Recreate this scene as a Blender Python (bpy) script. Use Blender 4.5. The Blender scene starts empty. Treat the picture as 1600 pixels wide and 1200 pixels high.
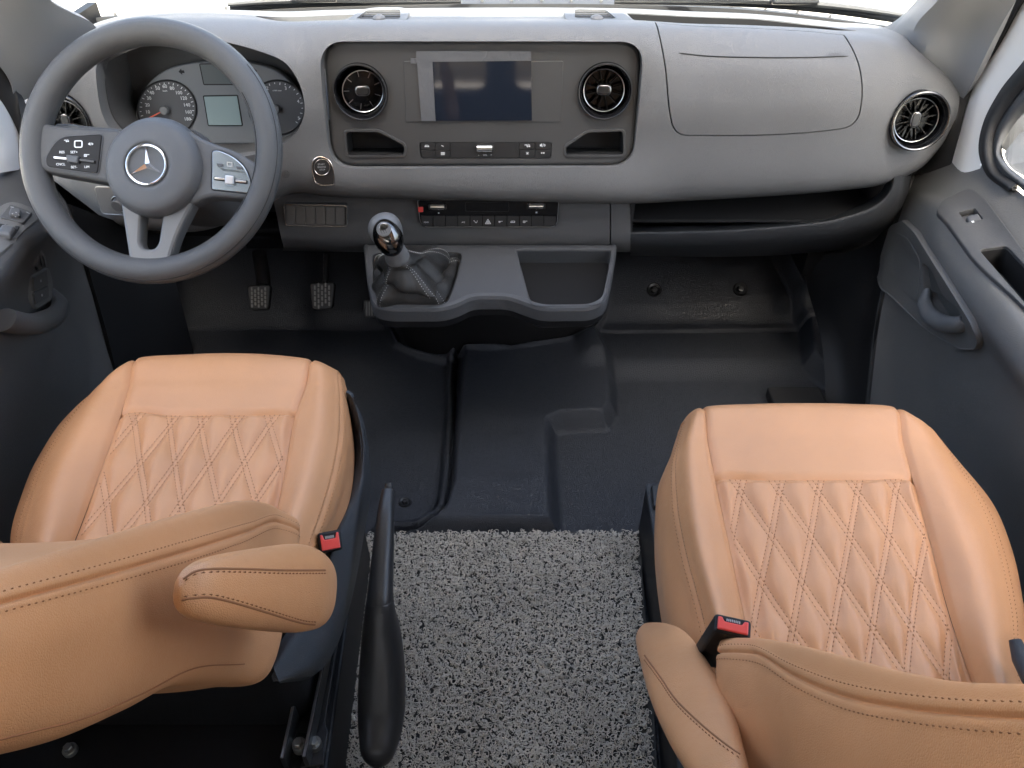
import bpy, math, random
import numpy as np
from mathutils import Vector, geometry
random.seed(4); rng = np.random.default_rng(4)
R = math.radians
ROOF, ROOF_F, ROOF_B = True, .90, -2.25      # cab roof and its front and rear edges
# ------------------------------------------------------------------ camera
FPX, PITCH, CAM_H = 1180.0, R(41.0), 1.2          # focal length in pixels of a 1600 px wide frame
SC = bpy.context.scene
COL = SC.collection
cam_d = bpy.data.cameras.new('camera'); cam_d.sensor_width = 36; cam_d.lens = FPX/1600*36
cam_d.clip_start = 0.01; cam_d.clip_end = 500
cam = bpy.data.objects.new('camera', cam_d); COL.objects.link(cam)
cam.location = (0, 0, CAM_H); cam.rotation_euler = (R(90)-PITCH, 0, 0)
SC.camera = cam
# ------------------------------------------------------------------ light
SUN_EL, SUN_AZ = R(60), R(172)                     # azimuth measured from +y towards +x
w = bpy.data.worlds.new('World'); SC.world = w; w.use_nodes = True
nt = w.node_tree; bg = nt.nodes['Background']
sky = nt.nodes.new('ShaderNodeTexSky'); sky.sky_type = 'NISHITA'; sky.sun_disc = False
sky.sun_elevation = SUN_EL; sky.sun_rotation = SUN_AZ
sky.air_density = .95; sky.dust_density = 6.0; sky.ozone_density = .7
nt.links.new(sky.outputs[0], bg.inputs[0]); bg.inputs[1].default_value = 0.15
sd = bpy.data.lights.new('sun', 'SUN'); sd.energy = 3.0; sd.angle = R(0.5); sd.color = (1, .95, .87)
so = bpy.data.objects.new('sun', sd); COL.objects.link(so)
sdir = Vector((math.cos(SUN_EL)*math.sin(SUN_AZ), math.cos(SUN_EL)*math.cos(SUN_AZ), math.sin(SUN_EL)))
so.rotation_euler = sdir.to_track_quat('Z', 'Y').to_euler(); so.location = (0, 0, 12)
SC.view_settings.view_transform = 'Standard'; SC.view_settings.look = 'None'
SC.view_settings.exposure = 2.95; SC.view_settings.gamma = 1
SC.render.engine = 'CYCLES'
SC.cycles.use_denoising = True
SC.cycles.max_bounces = 8; SC.cycles.diffuse_bounces = 5
SC.cycles.sample_clamp_indirect = 6

# ------------------------------------------------------------------ unprojection: a photo point on a real plane
CP, SP = math.cos(PITCH), math.sin(PITCH)
CAM = np.array([0, 0, CAM_H])
def ray(u, v):
    a, b = (u-800)/FPX, (600-v)/FPX
    return np.array([a, CP+SP*b, -SP+CP*b])
def on_x(u, v, x): d = ray(u, v); return CAM+d*(x/d[0])
def on_y(u, v, y): d = ray(u, v); return CAM+d*(y/d[1])
def on_z(u, v, z): d = ray(u, v); return CAM+d*((z-CAM_H)/d[2])
def at_d(u, v, Z): return CAM+ray(u, v)*Z
def nrm(a): a = np.asarray(a, float); return a/np.linalg.norm(a)
class Frame:
    """a real plane: origin o, axes ex, ey, normal en towards the cabin"""
    def __init__(s, o, ex, ey):
        s.o = np.asarray(o, float); s.ex = nrm(ex); e = np.asarray(ey, float)
        s.ey = nrm(e-s.ex*np.dot(e, s.ex)); s.en = np.cross(s.ex, s.ey)
    def px(s, u, v):
        d = ray(u, v); t = np.dot(s.o-CAM, s.en)/np.dot(d, s.en); p = CAM+d*t-s.o
        return (np.dot(p, s.ex), np.dot(p, s.ey))
    def pxs(s, pts): return [s.px(*p) for p in pts]
    def w(s, a, b, h=0): return s.o+s.ex*a+s.ey*b+s.en*h
    def up(s, h): f = Frame(s.o+s.en*h, s.ex, s.ey); return f

# ------------------------------------------------------------------ materials
def mat(name, col, rough=.5, metal=0, bump=None, coat=0, spec=.5, var=0, extra=None):
    m = bpy.data.materials.new(name); m.use_nodes = True
    n = m.node_tree; b = n.nodes['Principled BSDF']; L = n.links.new
    b.inputs['Base Color'].default_value = (*col, 1); b.inputs['Roughness'].default_value = rough
    b.inputs['Metallic'].default_value = metal; b.inputs['Specular IOR Level'].default_value = spec
    b.inputs['Coat Weight'].default_value = coat; b.inputs['Coat Roughness'].default_value = .08
    tc = n.nodes.new('ShaderNodeTexCoord')
    if bump:
        hts = []
        for kind, scale, amt in bump:
            if kind == 'v':
                t = n.nodes.new('ShaderNodeTexVoronoi'); t.feature = 'DISTANCE_TO_EDGE'; t.inputs['Scale'].default_value = scale
                t.inputs['Randomness'].default_value = 1
                mr = n.nodes.new('ShaderNodeMapRange'); mr.inputs[1].default_value = 0; mr.inputs[2].default_value = .25
                L(t.outputs[0], mr.inputs[0]); o = mr.outputs[0]
            else:
                t = n.nodes.new('ShaderNodeTexNoise'); t.inputs['Scale'].default_value = scale; t.inputs['Detail'].default_value = 4
                o = t.outputs[0]
            L(tc.outputs['Object'], t.inputs['Vector'])
            mu = n.nodes.new('ShaderNodeMath'); mu.operation = 'MULTIPLY'; mu.inputs[1].default_value = amt
            L(o, mu.inputs[0]); hts.append(mu.outputs[0])
        h = hts[0]
        for k in hts[1:]:
            ad = n.nodes.new('ShaderNodeMath'); L(h, ad.inputs[0]); L(k, ad.inputs[1]); h = ad.outputs[0]
        bp = n.nodes.new('ShaderNodeBump'); bp.inputs['Strength'].default_value = 1; bp.inputs['Distance'].default_value = .001
        L(h, bp.inputs['Height']); L(bp.outputs[0], b.inputs['Normal'])
    if var:
        t = n.nodes.new('ShaderNodeTexNoise'); t.inputs['Scale'].default_value = 7; t.inputs['Detail'].default_value = 6
        L(tc.outputs['Object'], t.inputs['Vector'])
        mr = n.nodes.new('ShaderNodeMapRange'); mr.inputs[3].default_value = 1-var; mr.inputs[4].default_value = 1+var
        mr.inputs[1].default_value = .3; mr.inputs[2].default_value = .7
        L(t.outputs[0], mr.inputs[0])
        mx = n.nodes.new('ShaderNodeMix'); mx.data_type = 'RGBA'; mx.blend_type = 'MULTIPLY'; mx.inputs[0].default_value = 1
        mx.inputs[6].default_value = (*col, 1); L(mr.outputs[0], mx.inputs[7]); L(mx.outputs[2], b.inputs['Base Color'])
        mr2 = n.nodes.new('ShaderNodeMapRange'); mr2.inputs[1].default_value = .3; mr2.inputs[2].default_value = .7
        mr2.inputs[3].default_value = max(.03, rough-.07); mr2.inputs[4].default_value = min(1, rough+.07)
        L(t.outputs[0], mr2.inputs[0]); L(mr2.outputs[0], b.inputs['Roughness'])
    return m
M = dict(
    dash=mat('dash_grey_plastic', (.150, .150, .152), .43, bump=[('v', 480, .45), ('n', 300, .2)], var=.04),
    dashmid=mat('lower_dash_plastic', (.068, .067, .068), .5, bump=[('v', 700, .3)], var=.06),
    module=mat('console_charcoal_plastic', (.056, .056, .0565), .48, bump=[('n', 900, .15)], var=.05),
    tray=mat('tray_plastic', (.062, .064, .07), .5, bump=[('v', 700, .3)], var=.05),
    black=mat('black_plastic', (.009, .009, .010), .5, spec=.3, bump=[('n', 600, .15)]),
    dark=mat('dark_plastic_cavity_shade', (.008, .008, .009), .7),  # dark parts, and shade painted into recesses
    padl=mat('key_pad_black', (.008, .008, .009), .4, spec=.2),
    gloss=mat('gloss_black', (.006, .006, .007), .22, spec=.28),
    satin=mat('satin_black', (.020, .020, .021), .38),
    button=mat('button_black', (.022, .022, .023), .42),
    chrome=mat('chrome', (.78, .78, .8), .14, 1),
    silver=mat('satin_silver', (.55, .55, .57), .3, 1),
    brass=mat('warm_chrome_line', (.75, .66, .58), .25, 1),
    white=mat('white_print', (.8, .82, .84), .6),
    dim=mat('grey_print', (.42, .43, .44), .6),
    paint=mat('white_body_paint', (.78, .78, .77), .3, coat=.4),
    rubber=mat('black_rubber_seal', (.02, .02, .021), .6, bump=[('n', 500, .3)], var=.2),
    wheel=mat('wheel_black_leatherette', (.070, .071, .073), .30, bump=[('v', 900, .2)]),
    hub=mat('hub_grey_plastic', (.085, .088, .094), .42, bump=[('v', 900, .15)], var=.04),
    spoke=mat('spoke_grey', (.125, .127, .13), .38),
    leather=mat('tan_leather', (.575, .288, .138), .36, bump=[('v', 620, .12), ('n', 70, .3), ('n', 18, 1.3)], var=.06),
    leather2=mat('tan_leather_back', (.55, .272, .130), .40, bump=[('v', 620, .12), ('n', 45, .4), ('n', 14, 1.6)], var=.08),
    thread=mat('brown_thread', (.27, .115, .05), .7),
    thread2=mat('pale_thread', (.55, .55, .55), .7),
    seatplastic=mat('seat_valance_plastic', (.035, .038, .043), .5, bump=[('v', 600, .3)]),
    bootl=mat('black_boot_leather', (.020, .019, .018), .36, bump=[('v', 500, .25)], var=.08),
    floor=mat('floor_vinyl', (.021, .024, .031), .36, spec=.5, bump=[('v', 320, .62)], var=.03),
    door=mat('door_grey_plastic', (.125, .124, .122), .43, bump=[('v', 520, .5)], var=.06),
    doordark=mat('dark_plastic_door_shade', (.075, .075, .076), .45, bump=[('v', 620, .3)], var=.06),  # dark plastics, and the shaded tone of the driver door
    pillar=mat('pillar_trim', (.215, .217, .22), .6, bump=[('n', 700, .3)], var=.04),
    steel=mat('zinc_steel', (.38, .38, .36), .4, 1),
    red=mat('red_plastic', (.72, .07, .06), .4),
    reddim=mat('dull_red_lens', (.22, .03, .03), .4),
    needle=mat('orange_needle', (.8, .16, .10), .5),
    dial=mat('dial_face', (.085, .088, .095), .45),
    cluster=mat('cluster_plate', (.17, .18, .19), .5),
    lcd=mat('lcd_grey_green', (.28, .36, .36), .25),
    lcd2=mat('lcd_dark', (.09, .105, .11), .3),
    screen=mat('screen_glass', (.010, .014, .024), .05, spec=.5),
    blank=mat('blank_switch_plastic', (.125, .118, .11), .45),
    vring=mat('vent_ring_dark_chrome', (.13, .132, .135), .25, 1),
    film=mat('protective_film', (.105, .11, .12), .3, bump=[('n', 60, 2.0)], var=.1),
    coil=mat('coil_vinyl_grey', (.60, .555, .485), .5, var=.15),
    roofm=mat('headliner', (.34, .34, .33), .9),
    rivet=mat('black_plug', (.012, .012, .013), .35),
    mirrorh=mat('mirror_housing_plastic', (.02, .02, .021), .55, bump=[('n', 400, .2)]),
)

# ------------------------------------------------------------------ object helpers
ROOT = {}
def tag(o, label=None, cat=None, group=None, kind=None):
    if label: o['label'] = label
    if cat: o['category'] = cat
    if group: o['group'] = group
    if kind: o['kind'] = kind
    return o
def thing(name, label, cat, loc, group=None):
    o = bpy.data.objects.new(name, None); COL.objects.link(o); o.location = Vector(loc)
    o.empty_display_size = .05
    ROOT[o.name] = np.asarray(loc, float); return tag(o, label, cat, group)
def rootloc(p):
    while p is not None:
        if p.name in ROOT: return ROOT[p.name]
        p = p.parent
    return np.zeros(3)
def mk(name, VF, m, parent=None, ang=38, kind=None, label=None):
    V, F = VF
    V = np.asarray(V, float).reshape(-1, 3)-rootloc(parent)
    me = bpy.data.meshes.new(name)
    me.from_pydata(V.tolist(), [], [list(map(int, f)) for f in F]); me.validate(); me.update()
    me.polygons.foreach_set('use_smooth', [True]*len(me.polygons))
    if ang < 180: me.set_sharp_from_angle(angle=R(ang))
    me.materials.append(M[m] if isinstance(m, str) else m)
    o = bpy.data.objects.new(name, me); COL.objects.link(o)
    if parent is not None: o.parent = parent
    if kind: o['kind'] = kind
    if label: o['label'] = label
    return o
def join(*gs):
    V, F, n = [], [], 0
    for v, f in gs:
        v = np.asarray(v, float).reshape(-1, 3); V.append(v); F += [[i+n for i in q] for q in f]; n += len(v)
    return (np.concatenate(V) if V else np.zeros((0, 3)), F)
def grid_faces(nr, nc, wrap=False, flip=False):
    F = []
    for r in range(nr-1):
        for c in range(nc if wrap else nc-1):
            c2 = (c+1) % nc
            q = [r*nc+c, r*nc+c2, (r+1)*nc+c2, (r+1)*nc+c]
            F.append(q[::-1] if flip else q)
    return F
def fix_out(V, F):
    """flip faces when the closed mesh is inside out"""
    V = np.asarray(V); s = 0
    for f in F:
        for k in range(1, len(f)-1): s += np.dot(V[f[0]], np.cross(V[f[k]], V[f[k+1]]))
    return (V, F) if s >= 0 else (V, [f[::-1] for f in F])
def box(c, sx, sy, sz, ax=None):
    c = np.asarray(c, float); A = np.eye(3) if ax is None else np.array([nrm(a) for a in ax])
    V = [c+A[0]*sx*i/2+A[1]*sy*j/2+A[2]*sz*k/2 for i in (-1, 1) for j in (-1, 1) for k in (-1, 1)]
    return fix_out(V, [[0, 1, 3, 2], [4, 6, 7, 5], [0, 4, 5, 1], [2, 3, 7, 6], [0, 2, 6, 4], [1, 5, 7, 3]])
def rpoly(pts, r, n=6):
    """polygon with rounded corners; r one radius or one per corner"""
    P = [np.array(p, float) for p in pts]; N = len(P); out = []
    rs = r if hasattr(r, '__len__') else [r]*N
    for i in range(N):
        a, b, c = P[i-1], P[i], P[(i+1) % N]; d1, d2 = np.linalg.norm(a-b), np.linalg.norm(c-b)
        k = min(rs[i], d1*.49, d2*.49)
        if k < 1e-6: out.append(b); continue
        p, q = b+(a-b)/d1*k, b+(c-b)/d2*k
        for j in range(n+1):
            t = j/n; out.append(p*(1-t)**2+2*b*t*(1-t)+q*t*t)
    return [tuple(p) for p in out]
def smooth_closed(pts, n=8):
    P = np.array(pts, float); N = len(P); out = []
    for i in range(N):
        p0, p1, p2, p3 = P[i-1], P[i], P[(i+1) % N], P[(i+2) % N]
        for j in range(n):
            t = j/n
            out.append(.5*((2*p1)+(-p0+p2)*t+(2*p0-5*p1+4*p2-p3)*t*t+(-p0+3*p1-3*p2+p3)*t**3))
    return np.array(out)
def smooth_open(pts, n=8):
    P = np.array(pts, float); P = np.vstack([2*P[0]-P[1], P, 2*P[-1]-P[-2]]); out = []
    for i in range(1, len(P)-2):
        p0, p1, p2, p3 = P[i-1], P[i], P[i+1], P[i+2]
        for j in range(n):
            t = j/n
            out.append(.5*((2*p1)+(-p0+p2)*t+(2*p0-5*p1+4*p2-p3)*t*t+(-p0+3*p1-3*p2+p3)*t**3))
    out.append(P[-2]); return np.array(out)
def area2(p):
    p = np.asarray(p); x, y = p[:, 0], p[:, 1]; return .5*np.sum(x*np.roll(y, -1)-np.roll(x, -1)*y)
def ccw(p): p = np.asarray(p, float); return p if area2(p) > 0 else p[::-1]
def inset(p, d):
    p = np.asarray(p, float); a = p-np.roll(p, 1, 0); b = np.roll(p, -1, 0)-p
    na = np.stack([-a[:, 1], a[:, 0]], 1); nb = np.stack([-b[:, 1], b[:, 0]], 1)
    na /= np.linalg.norm(na, axis=1)[:, None]+1e-12; nb /= np.linalg.norm(nb, axis=1)[:, None]+1e-12
    n = na+nb; n /= np.linalg.norm(n, axis=1)[:, None]+1e-12
    k = np.clip(np.sum(n*na, 1), .4, 1)
    return p+n*(d/k)[:, None]
def inside(p, poly):
    x, y = p; r = False; n = len(poly); j = n-1
    for i in range(n):
        xi, yi = poly[i]; xj, yj = poly[j]
        if (yi > y) != (yj > y) and x < (xj-xi)*(y-yi)/(yj-yi)+xi: r = not r
        j = i
    return r
def tri_holes(outer, holes, fill=0):
    pts = [Vector(p) for p in outer]; edges = [(i, (i+1) % len(outer)) for i in range(len(outer))]
    for h in holes:
        n = len(pts); pts += [Vector(p) for p in h]; edges += [(n+i, n+(i+1) % len(h)) for i in range(len(h))]
    if fill:
        o_ = np.array(outer); lo, hi = o_.min(0), o_.max(0)
        for x in np.arange(lo[0]+fill*.5, hi[0], fill):
            for y in np.arange(lo[1]+fill*.5, hi[1], fill):
                if inside((x, y), outer) and not any(inside((x, y), h) for h in holes): pts.append(Vector((x, y)))
    r = geometry.delaunay_2d_cdt(pts, edges, [], 0, 1e-7)
    V = [tuple(p) for p in r[0]]; F = []
    for f in r[2]:
        c = (sum(V[i][0] for i in f)/len(f), sum(V[i][1] for i in f)/len(f))
        if inside(c, outer) and not any(inside(c, h) for h in holes): F.append(list(f))
    return V, F
def prism(fr, pts, h0, h1, bev=0, steps=3, fill=0):
    """solid standing on plane fr from height h0 to h1, front edge rounded by bev"""
    p = ccw(pts); rings = [(p, h0)]
    if bev > 0:
        for k in range(steps+1):
            a = k/steps*math.pi/2
            rings.append((inset(p, bev*(1-math.cos(a))), h1-bev+bev*math.sin(a)))
    else: rings.append((p, h1))
    N = len(p); V = [fr.w(a, b, h) for q, h in rings for a, b in q]; F = []
    for r in range(len(rings)-1):
        for i in range(N):
            j = (i+1) % N; F.append([r*N+i, r*N+j, (r+1)*N+j, (r+1)*N+i])
    q = rings[-1][0]; tv, tf = tri_holes([tuple(x) for x in q], [], fill)
    base = len(V)
    V += [fr.w(a, b, rings[-1][1]) for a, b in tv]; F += [[i+base for i in (f if area2([tv[k] for k in f]) > 0 else f[::-1])] for f in tf]
    F.append(list(range(N))[::-1])
    return np.array(V), F
def plate(fr, outer, holes, h0, h1, bev=0, hole_depth=None, hbev=0, fill=0):
    """slab with real openings; hole_depth gives each opening its own wall depth and a floor"""
    outer = ccw(outer); fo = inset(outer, bev) if bev else outer
    hs = [ccw(h) for h in holes]; fh = [inset(h, -hbev) if hbev else h for h in hs]
    tv, tf = tri_holes([tuple(x) for x in fo], [[tuple(x) for x in h] for h in fh], fill)
    V = [fr.w(a, b, h1) for a, b in tv]; F = [f if area2([tv[k] for k in f]) > 0 else f[::-1] for f in tf]
    def wall(r0, z0, r1, z1, out):
        n = len(V); N = len(r0)
        V.extend(fr.w(a, b, z0) for a, b in r0); V.extend(fr.w(a, b, z1) for a, b in r1)
        for i in range(N):
            j = (i+1) % N; q = [n+i, n+j, n+N+j, n+N+i]; F.append(q if out else q[::-1])
    if bev:
        m1 = inset(outer, bev*.29)
        wall(outer, h1-bev, m1, h1-bev*.29, True); wall(m1, h1-bev*.29, fo, h1, True); wall(outer, h0, outer, h1-bev, True)
    else: wall(outer, h0, outer, h1, True)
    for k, (h, f) in enumerate(zip(hs, fh)):
        d = hole_depth[k] if hole_depth else None
        zb = h0 if d is None else h1-d
        if hbev:
            m1 = inset(h, -hbev*.29); wall(h, h1-hbev, m1, h1-hbev*.29, False); wall(m1, h1-hbev*.29, f, h1, False); wall(h, zb, h, h1-hbev, False)
        else: wall(h, zb, h, h1, False)
        if d is not None:
            n = len(V); V.extend(fr.w(a, b, zb) for a, b in h); F.append(list(range(n, n+len(h))))
    return np.array(V), F
def tube(path, r, n=8, closed=False, cap=True, flat=None):
    P = np.asarray(path, float); N = len(P); rr = r if hasattr(r, '__len__') else [r]*N
    T = np.roll(P, -1, 0)-np.roll(P, 1, 0) if closed else np.gradient(P, axis=0)
    T /= np.linalg.norm(T, axis=1)[:, None]+1e-12
    ref = np.array([0, 0, 1.]) if abs(T[0][2]) < .9 else np.array([1., 0, 0])
    x = nrm(np.cross(ref, T[0])); V = []
    for i in range(N):
        x = nrm(x-T[i]*np.dot(x, T[i])); y = np.cross(T[i], x)
        for k in range(n):
            a = 2*math.pi*k/n; V.append(P[i]+(x*math.cos(a)+y*math.sin(a))*rr[i])
    F = grid_faces(N, n, True)
    if closed:
        # pick the rotation that lines the last ring up with the first
        last, first = np.array(V[-n:]), np.array(V[:n])
        sh = min(range(n), key=lambda s: np.sum((last-np.roll(first, -s, 0))**2))
        for k in range(n): F.append([(N-1)*n+k, (N-1)*n+(k+1) % n, (k+1+sh) % n, (k+sh) % n])
    elif cap: F += [list(range(n))[::-1], list(range((N-1)*n, N*n))]
    return np.array(V), F
def loft(secs, cap=True):
    S = [np.asarray(s, float) for s in secs]; n = len(S[0])
    F = grid_faces(len(S), n, True)
    if cap: F += [list(range(n))[::-1], list(range((len(S)-1)*n, len(S)*n))]
    return fix_out(np.concatenate(S), F)
def smooth_secs(secs, k=6):
    """interpolate a list of equal rings along the loft"""
    A = np.stack([np.asarray(s, float) for s in secs]); out = smooth_open(A.reshape(len(A), -1), k)
    return [o.reshape(-1, 3) for o in out]
def ring(c, x, y, rx, ry, n=24, e=2):
    out = []
    for k in range(n):
        a = 2*math.pi*k/n; ca, sa = math.cos(a), math.sin(a)
        out.append(np.asarray(c)+np.asarray(x)*rx*math.copysign(abs(ca)**(2/e), ca)+np.asarray(y)*ry*math.copysign(abs(sa)**(2/e), sa))
    return np.array(out)
def lathe(fr, prof, n=32, c=(0, 0), sy=1, open_=False):
    """profile [(radius, height)] turned about the plane normal at c"""
    V = [fr.w(c[0]+r*math.cos(2*math.pi*k/n), c[1]+sy*r*math.sin(2*math.pi*k/n), h) for r, h in prof for k in range(n)]
    F = grid_faces(len(prof), n, True)
    if open_:      # closed band: join last ring back to the first
        F += [[(len(prof)-1)*n+k, (len(prof)-1)*n+(k+1) % n, (k+1) % n, k] for k in range(n)]
    else: F += [list(range(n))[::-1], list(range((len(prof)-1)*n, len(prof)*n))]
    return fix_out(V, F)
_tc = {}
def text(fr, s, a, b, size, h=.0003, th=.0004, rot=0, sx=1):
    """lettering standing on plane fr, centred on (a, b)"""
    if s not in _tc:
        cu = bpy.data.curves.new('t', 'FONT'); cu.body = s; cu.align_x = 'CENTER'; cu.align_y = 'CENTER'; cu.resolution_u = 2
        ob = bpy.data.objects.new('t', cu); COL.objects.link(ob)
        me = bpy.data.meshes.new_from_object(ob)
        _tc[s] = ([tuple(q.co) for q in me.vertices], [list(p.vertices) for p in me.polygons])
        bpy.data.objects.remove(ob); bpy.data.curves.remove(cu); bpy.data.meshes.remove(me)
    V, F = _tc[s]; c, sn = math.cos(rot), math.sin(rot); W = []
    for x, y, z in V:
        x *= sx; W.append(fr.w(a+size*(x*c-y*sn), b+size*(x*sn+y*c), h+th))
    n = len(W); W += [p-fr.en*th for p in W]
    return np.array(W), F+[[i+n for i in f[::-1]] for f in F]
def bar2(fr, p, q, wd, h0, h1):
    """straight bar drawn on plane fr between two plane points"""
    p, q = np.array(p), np.array(q); d = (q-p)/np.linalg.norm(q-p); nn = np.array([-d[1], d[0]])*wd/2
    return prism(fr, [p+nn, p-nn, q-nn, q+nn], h0, h1)
def cut(o, cutters, op='DIFFERENCE'):
    for c in cutters:
        md = o.modifiers.new('b', 'BOOLEAN'); md.operation = op; md.object = c; md.solver = 'EXACT'
    bpy.context.view_layer.update()
    dg = bpy.context.evaluated_depsgraph_get()
    me = bpy.data.meshes.new_from_object(o.evaluated_get(dg))
    o.modifiers.clear(); old = o.data; nm = old.name; o.data = me; bpy.data.meshes.remove(old); me.name = nm
    me.polygons.foreach_set('use_smooth', [True]*len(me.polygons)); me.set_sharp_from_angle(angle=R(35))
def drop(*os):
    for o in os:
        me = o.data; bpy.data.objects.remove(o); bpy.data.meshes.remove(me)

# ------------------------------------------------------------------ smooth surface through measured points
class Surf:
    def __init__(s, P):
        s.P = np.asarray(P, float); s.nr, s.nc = s.P.shape[:2]
        s.kt = np.concatenate([[0], np.cumsum(np.linalg.norm(np.diff(s.P, axis=0), axis=2).mean(1))])
        s.ks = np.concatenate([[0], np.cumsum(np.linalg.norm(np.diff(s.P, axis=1), axis=2).mean(0))])
    @staticmethod
    def _basis(k, q):
        """weights matrix of a nonuniform cubic Hermite spline on knots k at index parameters q"""
        n = len(k); q = np.clip(np.asarray(q, float), 0, n-1-1e-9); i = q.astype(int); t = q-i
        D = np.zeros((n, n))
        for j in range(n):
            if j == 0: D[0, 0], D[0, 1] = -1/(k[1]-k[0]), 1/(k[1]-k[0])
            elif j == n-1: D[j, j-1], D[j, j] = -1/(k[j]-k[j-1]), 1/(k[j]-k[j-1])
            else:
                h0, h1 = k[j]-k[j-1], k[j+1]-k[j]
                D[j, j-1] += -h1/(h0*(h0+h1)); D[j, j] += h1/(h0*(h0+h1))-h0/(h1*(h0+h1)); D[j, j+1] += h0/(h1*(h0+h1))
        h = (k[1:]-k[:-1])[i]; W = np.zeros((len(q), n)); r = np.arange(len(q))
        h00, h10, h01, h11 = 2*t**3-3*t**2+1, t**3-2*t**2+t, -2*t**3+3*t**2, t**3-t**2
        W[r, i] += h00; W[r, i+1] += h01
        W += (h10*h)[:, None]*D[i]+(h11*h)[:, None]*D[i+1]
        return W
    def grid(s, S, T):
        Wt, Ws = s._basis(s.kt, T), s._basis(s.ks, S)
        return np.einsum('ti,ijk,sj->tsk', Wt, s.P, Ws)
    def pt(s, S, T):
        S, T = np.atleast_1d(S), np.atleast_1d(T)
        Wt, Ws = s._basis(s.kt, T), s._basis(s.ks, S)
        return np.einsum('qi,ijk,qj->qk', Wt, s.P, Ws)
    def nor(s, S, T, e=.02):
        S, T = np.atleast_1d(S).astype(float), np.atleast_1d(T).astype(float)
        a = s.pt(np.minimum(S+e, s.nc-1), T)-s.pt(np.maximum(S-e, 0), T)
        b = s.pt(S, np.minimum(T+e, s.nr-1))-s.pt(S, np.maximum(T-e, 0))
        n = np.cross(a, b); n /= np.linalg.norm(n, axis=1)[:, None]+1e-12
        return n
def gnorm(G):
    n = np.cross(np.gradient(G, axis=1), np.gradient(G, axis=0)); return n/(np.linalg.norm(n, axis=2)[..., None]+1e-12)
def shell(G, th, toward=None, disp=None, sign=0):
    """closed sheet of thickness th behind the grid G; front faces the cabin"""
    nr, nc = G.shape[:2]; N = gnorm(G)
    tw = CAM if toward is None else np.asarray(toward)
    if sign: N = N*sign
    elif np.mean(np.sum(N*(tw-G), axis=2)) < 0: N = -N
    A = G if disp is None else G+N*disp[..., None]
    V = np.concatenate([A.reshape(-1, 3), (G-N*th).reshape(-1, 3)]); n = nr*nc
    F = grid_faces(nr, nc); F += [[i+n for i in f[::-1]] for f in grid_faces(nr, nc)]
    rim = [r for r in range(nc)]+[r*nc+nc-1 for r in range(1, nr)]+[(nr-1)*nc+c for c in range(nc-2, -1, -1)]+[r*nc for r in range(nr-2, 0, -1)]
    for i in range(len(rim)):
        a, b = rim[i], rim[(i+1) % len(rim)]; F.append([b, a, a+n, b+n])
    return fix_out(V-V.mean(0), F)[0]+V.mean(0), fix_out(V-V.mean(0), F)[1]
def stitches(P, N, step=.0065, ln=.0042, wd=.0011, ht=.0011):
    """a row of thread stitches along points P with surface normals N"""
    P = np.asarray(P); d = np.concatenate([[0], np.cumsum(np.linalg.norm(np.diff(P, axis=0), axis=1))])
    V, F = [], []
    for q in np.arange(step*.5, d[-1], step):
        i = min(np.searchsorted(d, q)-1, len(P)-2); t = (q-d[i])/(d[i+1]-d[i]+1e-12)
        c = P[i]*(1-t)+P[i+1]*t; n = nrm(N[i]*(1-t)+N[i+1]*t); x = nrm(P[i+1]-P[i]); y = np.cross(n, x)
        b = len(V)
        V += [c-x*ln*.5-n*.0006, c+y*wd*.6+n*ht*.4, c-y*wd*.6+n*ht*.4, c+n*ht, c+x*ln*.5-n*.0006]
        F += [[b, b+1, b+3], [b, b+3, b+2], [b+4, b+3, b+1], [b+4, b+2, b+3]]
    return np.array(V).reshape(-1, 3), F

def draper(S, fr):
    """bend pieces built on the flat frame fr so that they follow the surface S"""
    G = S.grid(np.linspace(0, S.nc-1, 150), np.linspace(0, S.nr-1, 150)).reshape(-1, 3)-fr.o
    A = np.stack([G@fr.ex, G@fr.ey], 1); Hh = G@fr.en; ok = (np.abs(Hh) < .12) & (np.linalg.norm(A, axis=1) < .5); A, Hh = A[ok], Hh[ok]
    def f(VF):
        V, F = np.array(VF[0], float), VF[1]; q = V-fr.o; a = np.stack([q@fr.ex, q@fr.ey], 1); out = np.zeros(len(V))
        for i in range(len(V)):
            d = np.sum((A-a[i])**2, 1); j = np.argpartition(d, 6)[:6]; w_ = 1/(d[j]+1e-8); out[i] = np.sum(w_*Hh[j])/np.sum(w_)
        return V+fr.en*out[:, None], F
    return f
# ================================================================== SETTING
def segd(P, L):
    P = np.asarray(P); L = np.asarray(L, float); best = np.full(P.shape[:-1], 1e9)
    for a, b in zip(L[:-1], L[1:]):
        d = b-a; t = np.clip(((P-a)@d)/(d@d+1e-12), 0, 1); best = np.minimum(best, np.linalg.norm(P-(a+t[..., None]*d), axis=-1))
    return best
def pin(P, poly):
    x, y = P[..., 0], P[..., 1]; r = np.zeros(x.shape, bool); q = np.asarray(poly)
    for (xi, yi), (xj, yj) in zip(q, np.roll(q, 1, 0)):
        c = ((yi > y) != (yj > y)) & (x < (xj-xi)*(y-yi)/(yj-yi+1e-15)+xi); r ^= c
    return r
def sst(a, b, x): t = np.clip((x-a)/(b-a), 0, 1); return t*t*(3-2*t)
def fz(pts, z=0): return [tuple(on_z(u, v, z)[:2]) for u, v in pts]
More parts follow.
